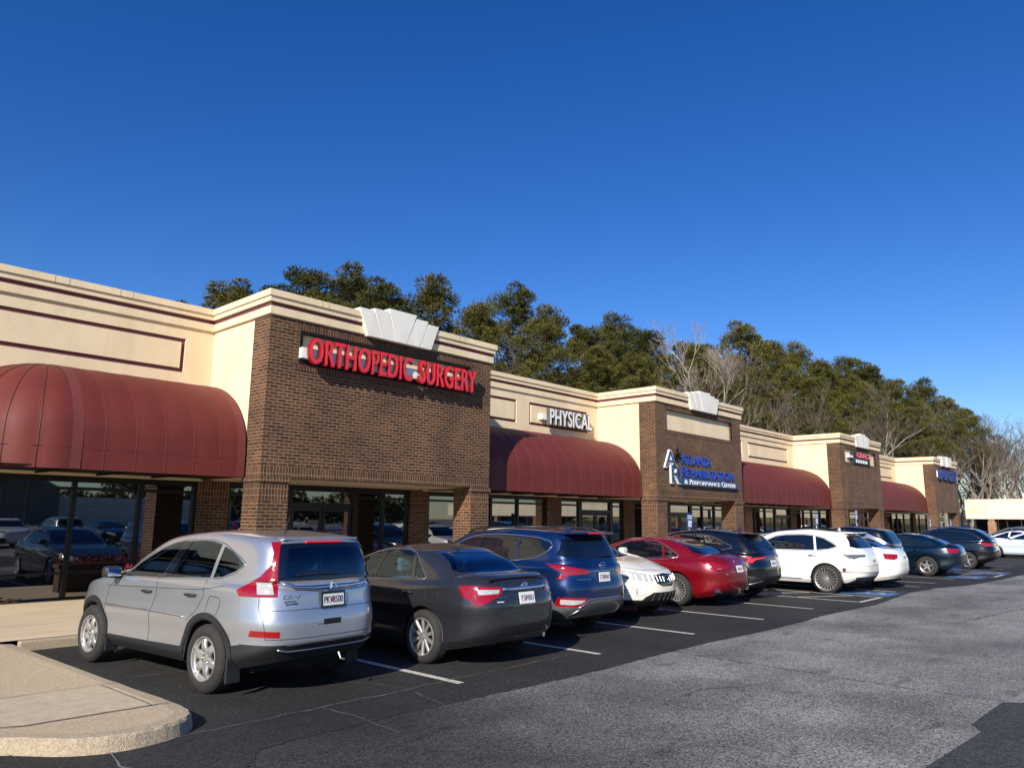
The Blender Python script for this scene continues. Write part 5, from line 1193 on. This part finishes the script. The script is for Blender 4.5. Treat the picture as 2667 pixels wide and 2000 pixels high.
# ---- white crossover, side on view
S=suv_spec(P_white,.90,2.78,-.95,3.7,.365,archr=.415,tyrew=.235,rim='multi',rimr=.288,track=.785,lipmat=P_white,lip=.014)
S['layers']=layers_for(-.95,3.70,.90,.90,2.55,1.08,1.6,1.50,1.63,.45,-.40,1.53,-.80,1.14,1.04,1.08,zs=.25,zrake=.12,tum=.70,rmid=-.64,rearz=1.34,qr=7,pr=3.5)
wF=[(2.1,1.075),(1.75,1.24),(1.35,1.42),(1.12,1.455),(1.12,1.08)];wR=[(1.06,1.46),(.60,1.475),(.34,1.455),(.30,1.085),(1.06,1.08)];wQ=[(.28,1.445),(.06,1.39),(-.20,1.25),(-.27,1.19),(-.05,1.12),(.24,1.09)]
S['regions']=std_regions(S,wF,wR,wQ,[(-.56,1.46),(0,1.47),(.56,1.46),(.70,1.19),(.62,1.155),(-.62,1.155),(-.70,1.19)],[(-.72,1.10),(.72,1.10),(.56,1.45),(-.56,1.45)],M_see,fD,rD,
  [([('s',-.42,1.0),('s',-.56,.91),('s',-.72,.875),('r',-.74,.88),('r',-.62,.93),('r',-.42,.945),('r',-.42,1.0)],'corner','tail_light',M_darklens,.006)],
  [([([(3.6,.9),(3.1,.98),(3.2,.84),(3.7,.8)],'side')],'multi','headlight',M_darklens,.003)],
  extra=[([(1.12,1.455),(1.06,1.46),(1.06,1.08),(1.12,1.08)],'side','pillar_trim',M_glassb,0,SIDEP),([(-.66,.44),(.66,.44),(.72,.30),(.5,.24),(-.5,.24),(-.72,.30)],'rear','diffuser',M_plastic,.002,REARP)],rglass=M_glassb)
S['gaps']=[([(1.1,1.06),(1.1,.35)],'side',False),([(.27,1.07),(.25,.9),(.45,.74)],'side',False),([(-.62,.92),(-.66,.72),(.66,.72),(.62,.92)],'rear',False)]
S['trims']=[([(2.0,.36),(1.3,.35),(.62,.345)],'side',False,M_chrome,.012,'sill_strip'),([(-.85,.56),(0,.55),(.85,.56)],'rear',False,M_tail,.010,'reflector_strip'),([(2.15,1.06),(1.75,1.255),(1.35,1.437),(1.1,1.475),(.60,1.492),(.3,1.47),(.05,1.405),(-.22,1.26),(-.31,1.185),(-.05,1.10),(.3,1.065),(1.1,1.06)],'side',True,M_gap,.007,'window_trim')]
S['handles']=[(1.35,.93,M_chrome),(.34,.95,M_chrome)];S['mirror']=(2.0,1.12,P_white);S['lining']=True;S['dash']=1.8;S['dashz']=1.0;S['seats']=[(-.36,.95,.55,M_seat),(.36,.95,.55,M_seat)]
def ex(root,bvh,S):
    put_plate(root,bvh,0,.83,'',hl=(-.02,)); part(MB().add(*rounded_box(-.54,.54,-.64,-.30,1.522,1.555,.014)),'roof_spoiler',S['paint'],root,smooth=True); roof_fin(root,-.05,1.6,P_white)
    for s_ in(-1,1):
        a=surf(bvh,'rear',s_*.66,.42)
        if a: part(MB().add(*rounded_box(s_*.66-.10,s_*.66+.10,a.y-.01,a.y+.04,.39,.44,.01)),'exhaust_tip',M_plastic,root)
        part(MB().add(*rounded_box(s_*.895-.008,s_*.895+.008,-.52,-.44,.60,.66,.004)),'side_marker',M_tail,root)
    part(MB().box(-.5,.5,-.1,1.3,1.60,1.637),'glass_roof',M_glassb,root)
S['extra']=ex
make_car('parked_crossover','bright white crossover seen side on with silver multi-spoke wheel','car',(21.0,7.42),0.0,S)

# ---- compact template builders for the farther cars
def far_sedan(P,glass,**k):
    S=dict(paint=P,w=.87,wb=2.775,rb=-1.03,fb=3.7,wheelr=.33,archr=.385,tyrew=.215,rim='five',rimr=.22,track=.75); S.update(k)
    S['layers']=layers_for(-1.03,3.7,.87,.76,2.45,1.0,1.35,1.36,1.45,.75,.10,1.37,-.62,1.10,1.04,1.0,zs=.20,zrake=.12,tum=.66,rmid=-.24,rearz=1.26,qr=7,hoodup=.03,pr=3.4,rake=k.get('rake',.02))
    a=[(2.02,1.0),(1.70,1.15),(1.26,1.325),(1.12,1.35),(1.20,.99)];b=[(1.02,1.36),(.75,1.375),(.50,1.35),(.36,1.02),(1.14,.99)];q=[(.42,1.32),(.22,1.18),(.05,1.06),(.28,1.035)]
    S['regions']=std_regions(S,a,b,q,[(-.50,1.35),(0,1.36),(.50,1.35),(.63,1.15),(.60,1.125),(-.60,1.125),(-.63,1.15)],[(-.70,1.03),(.70,1.03),(.54,1.33),(-.54,1.33)],glass,
      [(2.12,.96),(2.20,.8),(2.12,.26),(1.16,.26),(1.15,.97),(1.06,1.39),(1.3,1.35),(1.7,1.18)],[(1.15,.97),(1.16,.26),(.62,.26),(.42,.50),(.16,.72),(.06,.90),(.06,1.03),(.38,1.35),(.55,1.40),(1.06,1.39)],
      k.get('tl',[([('s',-.62,.97),('s',-.68,.88),('r',-.76,.82),('r',-.60,.80),('r',-.46,.85),('r',-.42,.95)],'corner','tail_light',M_tail,.006)]),
      k.get('hl',[([([(3.75,.75),(3.15,.84),(3.2,.70),(3.75,.60)],'side')],'multi','headlight',M_clear,.003)]))
    S['gaps']=[([(1.15,.97),(1.16,.26)],'side',False)]; S['trims']=k.get('tr',[]); S['handles']=[(1.36,.83,None),(.28,.86,None)];S['mirror']=(1.98,1.04,P)
    return S
def far_suv(P,glass,**k):
    S=suv_spec(P,k.get('w',.88),2.7,-.98,3.6,.355,archr=.41,tyrew=.23,rim=k.get('rim','five'),rimr=.24,track=.76); S.update(k); w=S['w']
    S['layers']=layers_for(-.98,3.6,w,.92,2.45,1.10,1.5,1.50,k.get('h',1.66),.4,k.get('ye',-.6),1.56,-.86,1.18,1.10,1.12,zs=.24,zrake=.12,tum=.71,rmid=k.get('rmid',-.76),rearz=1.36,qr=7)
    a=[(2.05,1.10),(1.70,1.27),(1.25,1.46),(1.05,1.50),(1.18,1.11)];b=[(.96,1.51),(.60,1.52),(.24,1.50),(.2,1.14),(1.12,1.11)];q=k.get('q',[(.18,1.49),(-.2,1.42),(-.38,1.32),(-.2,1.2),(.15,1.15)])
    S['regions']=std_regions(S,a,b,q,[(-.58,1.48),(.58,1.48),(.68,1.24),(.64,1.21),(-.64,1.21),(-.68,1.24)],[(-.72,1.12),(.72,1.12),(.56,1.46),(-.56,1.46)],glass,fD,rD,
      k.get('tl',[([('s',-.50,1.08),('s',-.62,.96),('r',-.78,.92),('r',-.55,.94),('r',-.48,1.04)],'corner','tail_light',M_tail,.006)]),
      [([([(3.6,.9),(3.1,.98),(3.2,.84),(3.7,.8)],'side')],'multi','headlight',M_clear,.003)],extra=k.get('extra_regions',[]))
    S['gaps']=[([(1.18,1.06),(1.18,.45)],'side',False)]; S['trims']=k.get('tr',[]); S['handles']=[(1.35,.95,None),(.36,.97,None)];S['mirror']=(2.0,1.13,P)
    return S
def exw(txt,z=.84):
    def f(root,bvh,S): put_plate(root,bvh,0,z,txt,hl=(-.02,))
    return f
S=far_sedan(P_white,M_glassb); S['extra']=exw('',.86); make_car('parked_sedan','white sedan partly hidden behind the white crossover, red and white tail lamp','car',(23.3,7.38),0.0,S)
S=far_suv(P_black,M_glassb,h=1.69,ye=-.62,q=[(.18,1.50),(-.15,1.46),(-.12,1.3),(.0,1.2),(.15,1.15)],
  extra_regions=[([([(-.20,1.48),(-.10,1.38),(-.05,1.2),(-.5,1.14),(-.85,1.14),(-.74,1.22),(-.50,1.34)],'side')],'multi','silver_pillar_panel',M_satin,.002)]); S['extra']=exw('',.95)
make_car('parked_suv','black SUV with a pale silver triangular rear pillar behind the white sedan','car',(25.5,8.0),0.0,S)
S=far_sedan(P_teal,M_glassb2,rim='star',rimr=.215,wheelr=.34,archr=.39); S['extra']=lambda r,b,S_: [part(MB().tube([(q,-1.0,.27),(q,-.8,.27)],.035,8),'exhaust_tip',M_chrome,r) for q in (-.55,.55)]
make_car('parked_sedan','dark teal sedan with five-spoke star wheels and rounded tail lamps','car',(30.2,7.35),0.0,S)
S=far_suv(P_black,M_glassb,w=.94,h=1.66,rim='star',ye=-.35,rmid=-.65,q=[(.18,1.49),(-.05,1.44),(-.35,1.30),(-.62,1.15),(-.2,1.13),(.15,1.14)],
  tr=[([(2.1,1.08),(1.70,1.29),(1.25,1.48),(1.0,1.525),(.60,1.535),(.2,1.51),(-.05,1.46),(-.35,1.32),(-.66,1.145),(-.2,1.11),(1.1,1.09)],'side',True,M_chrome,.011,'window_trim')]); S['wb']=2.98; S['extra']=lambda r,b,S_: [part(MB().tube([(s_*.60,1.4,1.55),(s_*.60,1.2,1.64),(s_*.6,.2,1.68),(s_*.60,-.2,1.63)],.018,6),'roof_rail',M_chrome,r) for s_ in (-1,1)]
make_car('parked_wagon','long black wagon with bright chrome window arch and roof rails','car',(35.95,7.3),0.0,S)
S=far_sedan(P_red,M_glassb); make_car('parked_sedan','red car almost hidden behind the black wagon','car',(39.0,8.4),0.0,S)
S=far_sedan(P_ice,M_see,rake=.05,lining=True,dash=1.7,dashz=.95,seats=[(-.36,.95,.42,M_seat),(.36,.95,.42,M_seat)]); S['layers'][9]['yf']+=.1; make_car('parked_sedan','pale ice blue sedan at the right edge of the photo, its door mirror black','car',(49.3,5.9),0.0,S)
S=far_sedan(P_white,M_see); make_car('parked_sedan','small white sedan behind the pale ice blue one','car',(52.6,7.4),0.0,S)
S=far_suv(P_gun,M_glassb); make_car('parked_suv','grey SUV beyond the two pale sedans at the far end','car',(60.5,8.6),0.0,S)
S=far_suv(P_gun,M_glassb); make_car('parked_suv','dark grey SUV at the far right edge before the low strip building','car',(65.5,7.0),0.0,S)

# ------------------------------------------------------------------ trees
def foliage(name,c1,c2,sc=.5):
    m,nt,b=newmat(name); N=nt.nodes;L=nt.links; oi=N.new('ShaderNodeObjectInfo'); g=N.new('ShaderNodeNewGeometry')
    n=N.new('ShaderNodeTexNoise'); n.inputs['Scale'].default_value=sc; n.inputs['Detail'].default_value=4; L.new(g.outputs['Position'],n.inputs['Vector'])
    a=N.new('ShaderNodeMath'); a.operation='MULTIPLY_ADD'; a.inputs[1].default_value=.5; L.new(oi.outputs['Random'],a.inputs[0])
    r=N.new('ShaderNodeMapRange'); r.inputs['From Min'].default_value=.3; r.inputs['From Max'].default_value=.7; r.inputs['To Max'].default_value=.7; L.new(n.outputs['Fac'],r.inputs['Value']); L.new(r.outputs[0],a.inputs[2])
    x=N.new('ShaderNodeMix'); x.data_type='RGBA'; x.inputs[6].default_value=(*c1,1); x.inputs[7].default_value=(*c2,1); L.new(a.outputs[0],x.inputs[0]); L.new(x.outputs[2],b.inputs['Base Color'])
    b.inputs['Roughness'].default_value=.6; b.inputs['Specular IOR Level'].default_value=.25
    return m
M_pine=foliage('pine_needles',(.032,.042,.011),(.130,.115,.023))
M_bark=mat('pine_bark',(.13,.085,.06),.9,vary=.3,vscale=3,bump=.5,bscale=12)
M_bare=mat('pale_bare_bark',(.24,.20,.155),.85,vary=.3,vscale=2)
M_twig=mat('brown_twigs',(.12,.09,.065),.85,vary=.35,vscale=.6)
def pine_mesh(seed,h=20,crown=.5,wide=3.2,tufts=85,ncl=46):
    r=random.Random(seed); tr=MB(); lean=(r.uniform(-.04,.04),r.uniform(-.04,.04)); tp=[]
    for i in range(9):
        t=i/8; tp.append((lean[0]*h*t+.12*math.sin(t*5+seed),lean[1]*h*t+.1*math.cos(t*4+seed),h*.95*t))
    tr.tube(tp,[.26*(1-t/8*.85) for t in range(9)],7)
    V=[];F=[]
    def clump(c,rad):
        for _ in range(tufts):
            while True:
                d=np.array([r.gauss(0,1),r.gauss(0,1),r.gauss(0,1)]); l=np.linalg.norm(d)
                if l>.1: break
            d/=l; p=np.array(c)+d*rad*np.array([1,1,.68])*(r.random()**.4)
            ax=d*np.array([1,1,.7])+np.array([0,0,.45]); ax/=np.linalg.norm(ax)
            L=r.uniform(.20,.38); 
            s=np.cross(ax,[r.gauss(0,1),r.gauss(0,1),r.gauss(0,1)]); s/=np.linalg.norm(s)+1e-9; s2=np.cross(ax,s)
            for q in (s,s2):
                b=len(V); V.extend([tuple(p-q*.012),tuple(p+ax*L*.6-q*.032),tuple(p+ax*L),tuple(p+ax*L*.6+q*.032)]); F.append((b,b+1,b+2,b+3))
    z0=h*(1-crown)
    for i in range(ncl):
        t=(i+r.random())/ncl; z=z0+(h-z0)*t
        prof=(.45+.75*math.sin(math.pi*min(1,t*1.0+.12)))*(1 if t<.8 else 1-(t-.8)*1.6)
        a=i*2.4+r.uniform(-.6,.6); R_=wide*prof*r.uniform(.35,1.0)
        k=z/(h*.95)*8; k0=min(7,int(k)); q=min(1,k-k0); tx=tp[k0][0]*(1-q)+tp[k0+1][0]*q; ty=tp[k0][1]*(1-q)+tp[k0+1][1]*q
        c=(tx+R_*math.cos(a),ty+R_*math.sin(a),z+r.uniform(-.2,.5))
        if R_>.5:
            s=(tx,ty,z-R_*.25); m=((s[0]+c[0])/2,(s[1]+c[1])/2,(s[2]+c[2])/2-.12)
            tr.tube([s,m,c],[.075*(1-t*.5),.05,.018],4,cap=False)
        clump(c,r.uniform(.5,1.15)*(1.05-t*.2))
        if r.random()<.4: clump((c[0]*.6+tx*.4+r.uniform(-.6,.6),c[1]*.6+ty*.4+r.uniform(-.6,.6),c[2]+r.uniform(-.5,.5)),r.uniform(.6,1.0))
    # dead lower stubs
    for i in range(6):
        z=h*r.uniform(.25,1-crown); a=r.uniform(0,6.28); l=r.uniform(.6,1.6); tr.tube([(lean[0]*z,lean[1]*z,z),(lean[0]*z+l*math.cos(a),lean[1]*z+l*math.sin(a),z+l*.2)],[.03,.008],3,cap=False)
    return tr,V,F
def bare_mesh(seed,h=18,spread=.62,depth=6,twig=3,rk=0):
    r=random.Random(seed); tr=MB(); tw=MB()
    def rec(p,d,L,rad,dep):
        n=3; pts=[p]; dd=d.copy()
        for i in range(n):
            dd=(dd+Vector((r.gauss(0,.10),r.gauss(0,.10),r.gauss(.03,.07)))).normalized(); pts.append(pts[-1]+dd*(L/n))
        rr=[rad*(1-.35*i/n) for i in range(n+1)]
        (tr if rad>.035 else tw).tube(pts,rr,5 if rad>.06 else 3,cap=False)
        if dep==0: return
        nb=r.choice((2,3,3)) if dep>1 else twig
        for i in range(nb):
            a=r.uniform(0,6.28); sp=r.uniform(.35,1)*spread; u=dd.cross(Vector((r.gauss(0,1),r.gauss(0,1),r.gauss(0,1)))).normalized()
            nd=(dd*math.cos(sp)+u*math.sin(sp)); nd=(nd+Vector((0,0,.10))).normalized(); q=pts[-1] if i<2 else pts[r.choice((1,2))]
            rec(q,nd,L*r.uniform(.60,.80),max(.009,rad*r.uniform(.48,.66)+rad*rk),dep-1)
    nst=r.choice((1,2)); base=Vector((0,0,0)); rec(base,Vector((r.uniform(-.05,.05),r.uniform(-.05,.05),1)).normalized(),h*.27,.26,depth)
    if nst==2: rec(Vector((0,0,h*.12)),Vector((r.uniform(-.4,.4),r.uniform(-.4,.4),1)).normalized(),h*.24,.17,depth-1)
    return tr,tw
def mesh_of(mb_or,V=None,F=None,mats=None,name='m'):
    me=bpy.data.meshes.new(name); 
    if V is None: V,F=mb_or.v,mb_or.f
    me.from_pydata(V,[],F); me.materials.append(mats); return me
PV=[]
for i,(cr,wd,nc) in enumerate([(.48,3.9,56),(.56,3.6,62),(.42,4.2,52),(.62,3.6,70),(.72,3.5,80)]):
    tr,V,F=pine_mesh(11+i,20,cr,wd,230,nc); PV.append((mesh_of(tr,mats=M_bark,name='trunk'),mesh_of(None,V,F,M_pine,'crown')))
BV=[]
for i in range(4):
    tr,tw=bare_mesh(40+i,18,.62+.05*i,7,3); top=max(v[2] for v in tw.v)
    BV.append((mesh_of(tr,mats=M_bare,name='trunk'),mesh_of(tw,mats=M_twig,name='twigs'),top))
M_pale=mat('pale_grey_bark',(.27,.235,.185),.8,vary=.25,vscale=2); _t,_w=bare_mesh(57,18,.66,8,3,.07); BV.append((mesh_of(_t,mats=M_pale,name='trunk'),mesh_of(_w,mats=M_bare,name='twigs'),max(v[2] for v in _w.v)))
TREES=[('p',21.9,45.9,17.0),('p',28.4,47.5,20.0),('p',31.8,45.8,20.5),('p',30.2,39.5,17.5),('p',37.0,42.9,20.5),('p',44.9,41.2,21.0),('p',39.3,39.9,18.0),('p',40.1,33.7,17.0),('p',47.5,37.0,18.0),('p',56.9,39.3,21.0),('p',59.9,37.0,20.0),('p',56.0,31.5,17.0),('b',55.6,28.6,17.6),('p',71.8,33.3,22.0),('p',79.1,33.4,22.0),('p',83.3,32.8,22.0),('p',85.7,30.1,20.0),('p',94.3,30.2,22.0),('p',96.5,28.8,21.0),('p',101.4,27.4,20.0),('p',111.1,26.6,21.0),('p',115.8,24.7,19.0),('p',120.7,23.4,18.0),('b',133.5,22.4,20.0),('b',139.8,20.9,19.0),('b',144.0,19.9,18.0),('b',42.2,36.9,15.0),('b',46.7,38.1,15.0),('b',87.6,25.1,17.0),('b',83.9,26.0,17.0),('b',118.1,22.0,15.0),('b',120.7,19.4,14.0),('b',106.4,24.0,15.0),('b',72.4,26.3,15.0),('b',67.2,28.6,16.0),('b',49.1,28.7,15.0),('p',45.4,33.2,15.0),('p',49.5,32.4,15.0),('p',58.7,30.8,16.0),('p',93.5,24.1,15.0),('p',134.6,24.4,12.0),('p',73.0,27.6,16.0),('p',71.2,31.5,17.0),('p',21.3,41.2,15.0),('p',24.6,37.9,15.0),
 ('b',128,21.5,15),('b',124,24,16),('b',137,19,13),('b',112,22.5,14),('b',100,23,14),('b',148,24,17),('b',131,19.5,12),('p',52,36,17),('p',65.5,35,19),('p',66.5,32,16.5),('p',89,29,18),('p',106,26,18),('b',78,27,14),('b',92,24.5,13),('b',152,21,17),('b',126,27,17),('b',140,25,16),('b',115,28,16),('b',134,28,18),('b',146,27,15)]
PL={0:'pine in the left group above the nearest parapet',1:'pine',}
tr_=random.Random(77); np_=0;nb_=0
order=sorted(range(len(TREES)),key=lambda i: TREES[i][1]/TREES[i][2])
rank={i:k for k,i in enumerate(order)}
spot=['behind the left cream parapet','above the nearest brick front','right of the grey keystone of the nearest front','above the first low cream wall','left of the second brick front','above the second brick front','between the second and third brick fronts','above the third brick front','between the third and fourth brick fronts','above the fourth brick front','above the low strip building','at the far right edge']
ONES=['','first','second','third','fourth','fifth','sixth','seventh','eighth','ninth','tenth','eleventh','twelfth','thirteenth','fourteenth','fifteenth','sixteenth','seventeenth','eighteenth','nineteenth']
TENS={2:'twent',3:'thirt',4:'fort',5:'fift',6:'sixt'}
def ordi(n): return ONES[n] if n<20 else TENS[n//10]+('ieth' if n%10==0 else 'y-'+ONES[n%10])
cnt={}
for i,(k,x,y,h) in enumerate(TREES):
    s_i=min(11,int(rank[i]/len(TREES)*12)); c=cnt.get((k,s_i),0); cnt[(k,s_i)]=c+1; col='tall' if h>=19.5 else 'lower'
    if k=='p':
        j=tr_.randrange(5); a,b_=PV[j]; s=h/20*.965
        r=empty('pine_tree',(x,y,0),tr_.uniform(0,6.28),'%s green pine, %s tree from the left in the row behind the mall'%(col,ordi(rank[i]+1)),'tree','trees rising behind the strip mall')
        r.scale=(s*tr_.uniform(1.0,1.18),s*tr_.uniform(1.0,1.18),s)
        for nm,me in (('trunk',a),('crown',b_)): o=bpy.data.objects.new(nm,me); scene.collection.objects.link(o); o.parent=r
    else:
        j=tr_.randrange(4) if i!=12 else 4; a,b_,top=BV[j]; s=h/top
        r=empty('bare_tree',(x,y,0),tr_.uniform(0,6.28),'%s bare grey tree, %s tree from the left in the row behind the mall'%(col,ordi(rank[i]+1)),'tree','trees rising behind the strip mall'); r.scale=(s,s,s)
        for nm,me in (('trunk',a),('crown',b_)): o=bpy.data.objects.new(nm,me); scene.collection.objects.link(o); o.parent=r
# dense brown underwood far behind
V=[];F=[];rl=random.Random(9)
for i in range(42000):
    t=rl.random(); x=10+190*t; y=60-30*min(1,t*1.3)+rl.uniform(0,9); hh=(8.5+3.5*math.sin(x*.31)+2*math.sin(x*.83+1))*(1-.12*t); z=hh*rl.random()**.8
    c=Vector((x,y,z)); d=Vector((rl.gauss(0,1),rl.gauss(0,1),rl.gauss(0,1.3)+.5)).normalized(); q=d.cross(Vector((rl.gauss(0,1),rl.gauss(0,1),rl.gauss(0,1)))).normalized()
    w_=rl.uniform(.02,.07); l_=rl.uniform(.5,1.3)
    b=len(V); V+= [tuple(c-q*w_),tuple(c+q*w_),tuple(c+d*l_)]; F.append((b,b+1,b+2))
me=bpy.data.meshes.new('underwood'); me.from_pydata(V,[],F); me.materials.append(foliage('underwood_brown',(.045,.042,.020),(.12,.09,.06),.25)); o=bpy.data.objects.new('underwood',me); scene.collection.objects.link(o)
tag(o,'brown winter underwood filling the gaps low between the tree trunks','underwood',kind='stuff')
V=[];F=[]
for i in range(16000):
    t=rl.random(); x=-60+210*t; y=-150+rl.uniform(-6,6); hh=8+2.5*math.sin(x*.2)+1.5*math.sin(x*.7); z=hh*rl.random()**.7
    c=Vector((x,y,z)); d=Vector((rl.gauss(0,1),rl.gauss(0,1),rl.gauss(0,1))).normalized(); q=d.cross(Vector((rl.gauss(0,1),rl.gauss(0,1),rl.gauss(0,1)))).normalized()*rl.uniform(.3,.8)
    b=len(V); V+= [tuple(c-q),tuple(c+q),tuple(c+d*rl.uniform(.8,1.6))]; F.append((b,b+1,b+2))
me=bpy.data.meshes.new('far_wood'); me.from_pydata(V,[],F); me.materials.append(M_pine); o=bpy.data.objects.new('far_wood',me); scene.collection.objects.link(o)
tag(o,'distant wood across the parking lot, seen mirrored in the shop windows','wood',kind='stuff')
# low cream strip at the far right
wg=empty('low_strip_building',(0,0,0),0,'low cream strip building with brick piers at the far right edge','building')
M_cream2=stucco('bright_cream_stucco',(.78,.70,.52))
X=85
part(MB().box(X,X+.3,-60,17.4,2.27,4.05).box(X-.05,X+.3,-60,17.4,4.05,4.16),'fascia',M_cream2,wg)
part(MB().box(X-.03,X,15.35-.0,17.1,2.8,3.65),'blank_sign_panel',stucco('tan_panel',(.74,.60,.42)),wg)
part(MB().box(X-.04,X,-60,15.25,3.22,3.34),'fascia_band',M_key,wg)
part(MB().box(X+.3,X+14,-60,17.4,3.9,4.0).box(X+3.2,X+14,17.2,17.4,0,3.9),'roof',M_soffit,wg); part(MB().box(X+.3,X+3.2,-60,17.3,2.3,2.36),'soffit',M_soffit,wg)
for i,yy in enumerate([15.3,7.2,-1,-9,-17,-25,-33,-41,-49]):
    part(MB().box(X+.02,X+.62,yy-.32,yy+.32,0,2.0).box(X+.08,X+.5,yy-.25,yy+.25,2.0,2.3),'brick_pier',brick_mat('reddish_brick',.2032,.0677,.006,.5,(.22,.10,.05),(.33,.17,.09),(.5,.38,.24)) if i==0 else bpy.data.materials['reddish_brick'],wg)
part(MB().box(X+3.15,X+3.2,-60,17.3,.1,2.3),'shop_glazing',M_store,wg)
fr=MB()
for i in range(40): fr.box(X+3.09,X+3.15,17.2-i*1.95,17.26-i*1.95,.1,2.3)
fr.box(X+3.09,X+3.15,-60,17.3,1.05,1.10); part(fr,'window_frame',M_steel,wg)
# across the lot, mirrored in the shop windows
ws=empty('big_store',(0,0,0),0,'white flat-roofed store with a grey gabled entrance across the lot, mirrored in the shop windows','building')
part(MB().box(15,70,-128,-105,0,4.6),'store_wall',stucco('white_wall',(.72,.70,.62)),ws); part(MB().prism([(28,0),(40,0),(40,6),(34,9.2),(28,6)],1,-125,-103.5),'gabled_entrance',mat('grey_cladding',(.12,.125,.13),.7),ws); part(MB().box(15,70,-104.95,-104.9,3.0,3.15),'wall_stripe',M_steel,ws)
for x,y in ((14.3,-22.2),(30,-40),(46,-44)):
    lp=empty('lamp_post',(x,y,0),0,{14.3:'tall dark lamp post with yellow base, mirrored in the first window',30:'lamp post in the middle of the lot behind the camera',46:'lamp post far across the lot toward the white store'}[x],'lamp post','lamp posts in the parking lot')
    part(MB().tube([(0,0,.7),(0,0,9)],.07,8),'post',M_dark,lp); part(MB().lathe([(0,.0005),(0,.3),(.75,.27),(.75,.0005)],0,0,0,16,2,False),'base',mat('yellow_base_paint',(.6,.45,.03),.7),lp); part(MB().box(-.6,.6,-.15,.15,8.95,9.1),'lamp_head',M_dark,lp)

# a parked row across the aisle behind the camera, mirrored in the shop windows
def copy_tree(o,parent=None):
    c=o.copy(); scene.collection.objects.link(c); c.parent=parent
    for ch in o.children: copy_tree(ch,c)
    return c
src=[o for o in scene.objects if o.parent is None and o.name.startswith('parked_') and 'category' in o]
src={o['label'].split()[0]+' '+o['label'].split()[1]:o for o in src}
row=[('black crossover',9.0,0),('bright white',11.8,0),('dark grey',14.4,math.pi),('dark teal',17.2,0),('silver compact',20.0,math.pi),('dark blue',22.9,0),('metallic red',25.6,0),('white sedan',28.4,0)]
for n_,(k,x,ya) in enumerate(row):
    s_=[v for q,v in src.items() if q==k][0]; c=copy_tree(s_); c.location=(x,-17.5 if ya==0 else -14.8,0); c.rotation_euler=(0,0,ya); c['group']='cars in the row behind the camera, mirrored in the shop windows'
    c['label']='%s car mirrored in the shop windows, %s from the left in that row'%(k,ONES[n_+1])
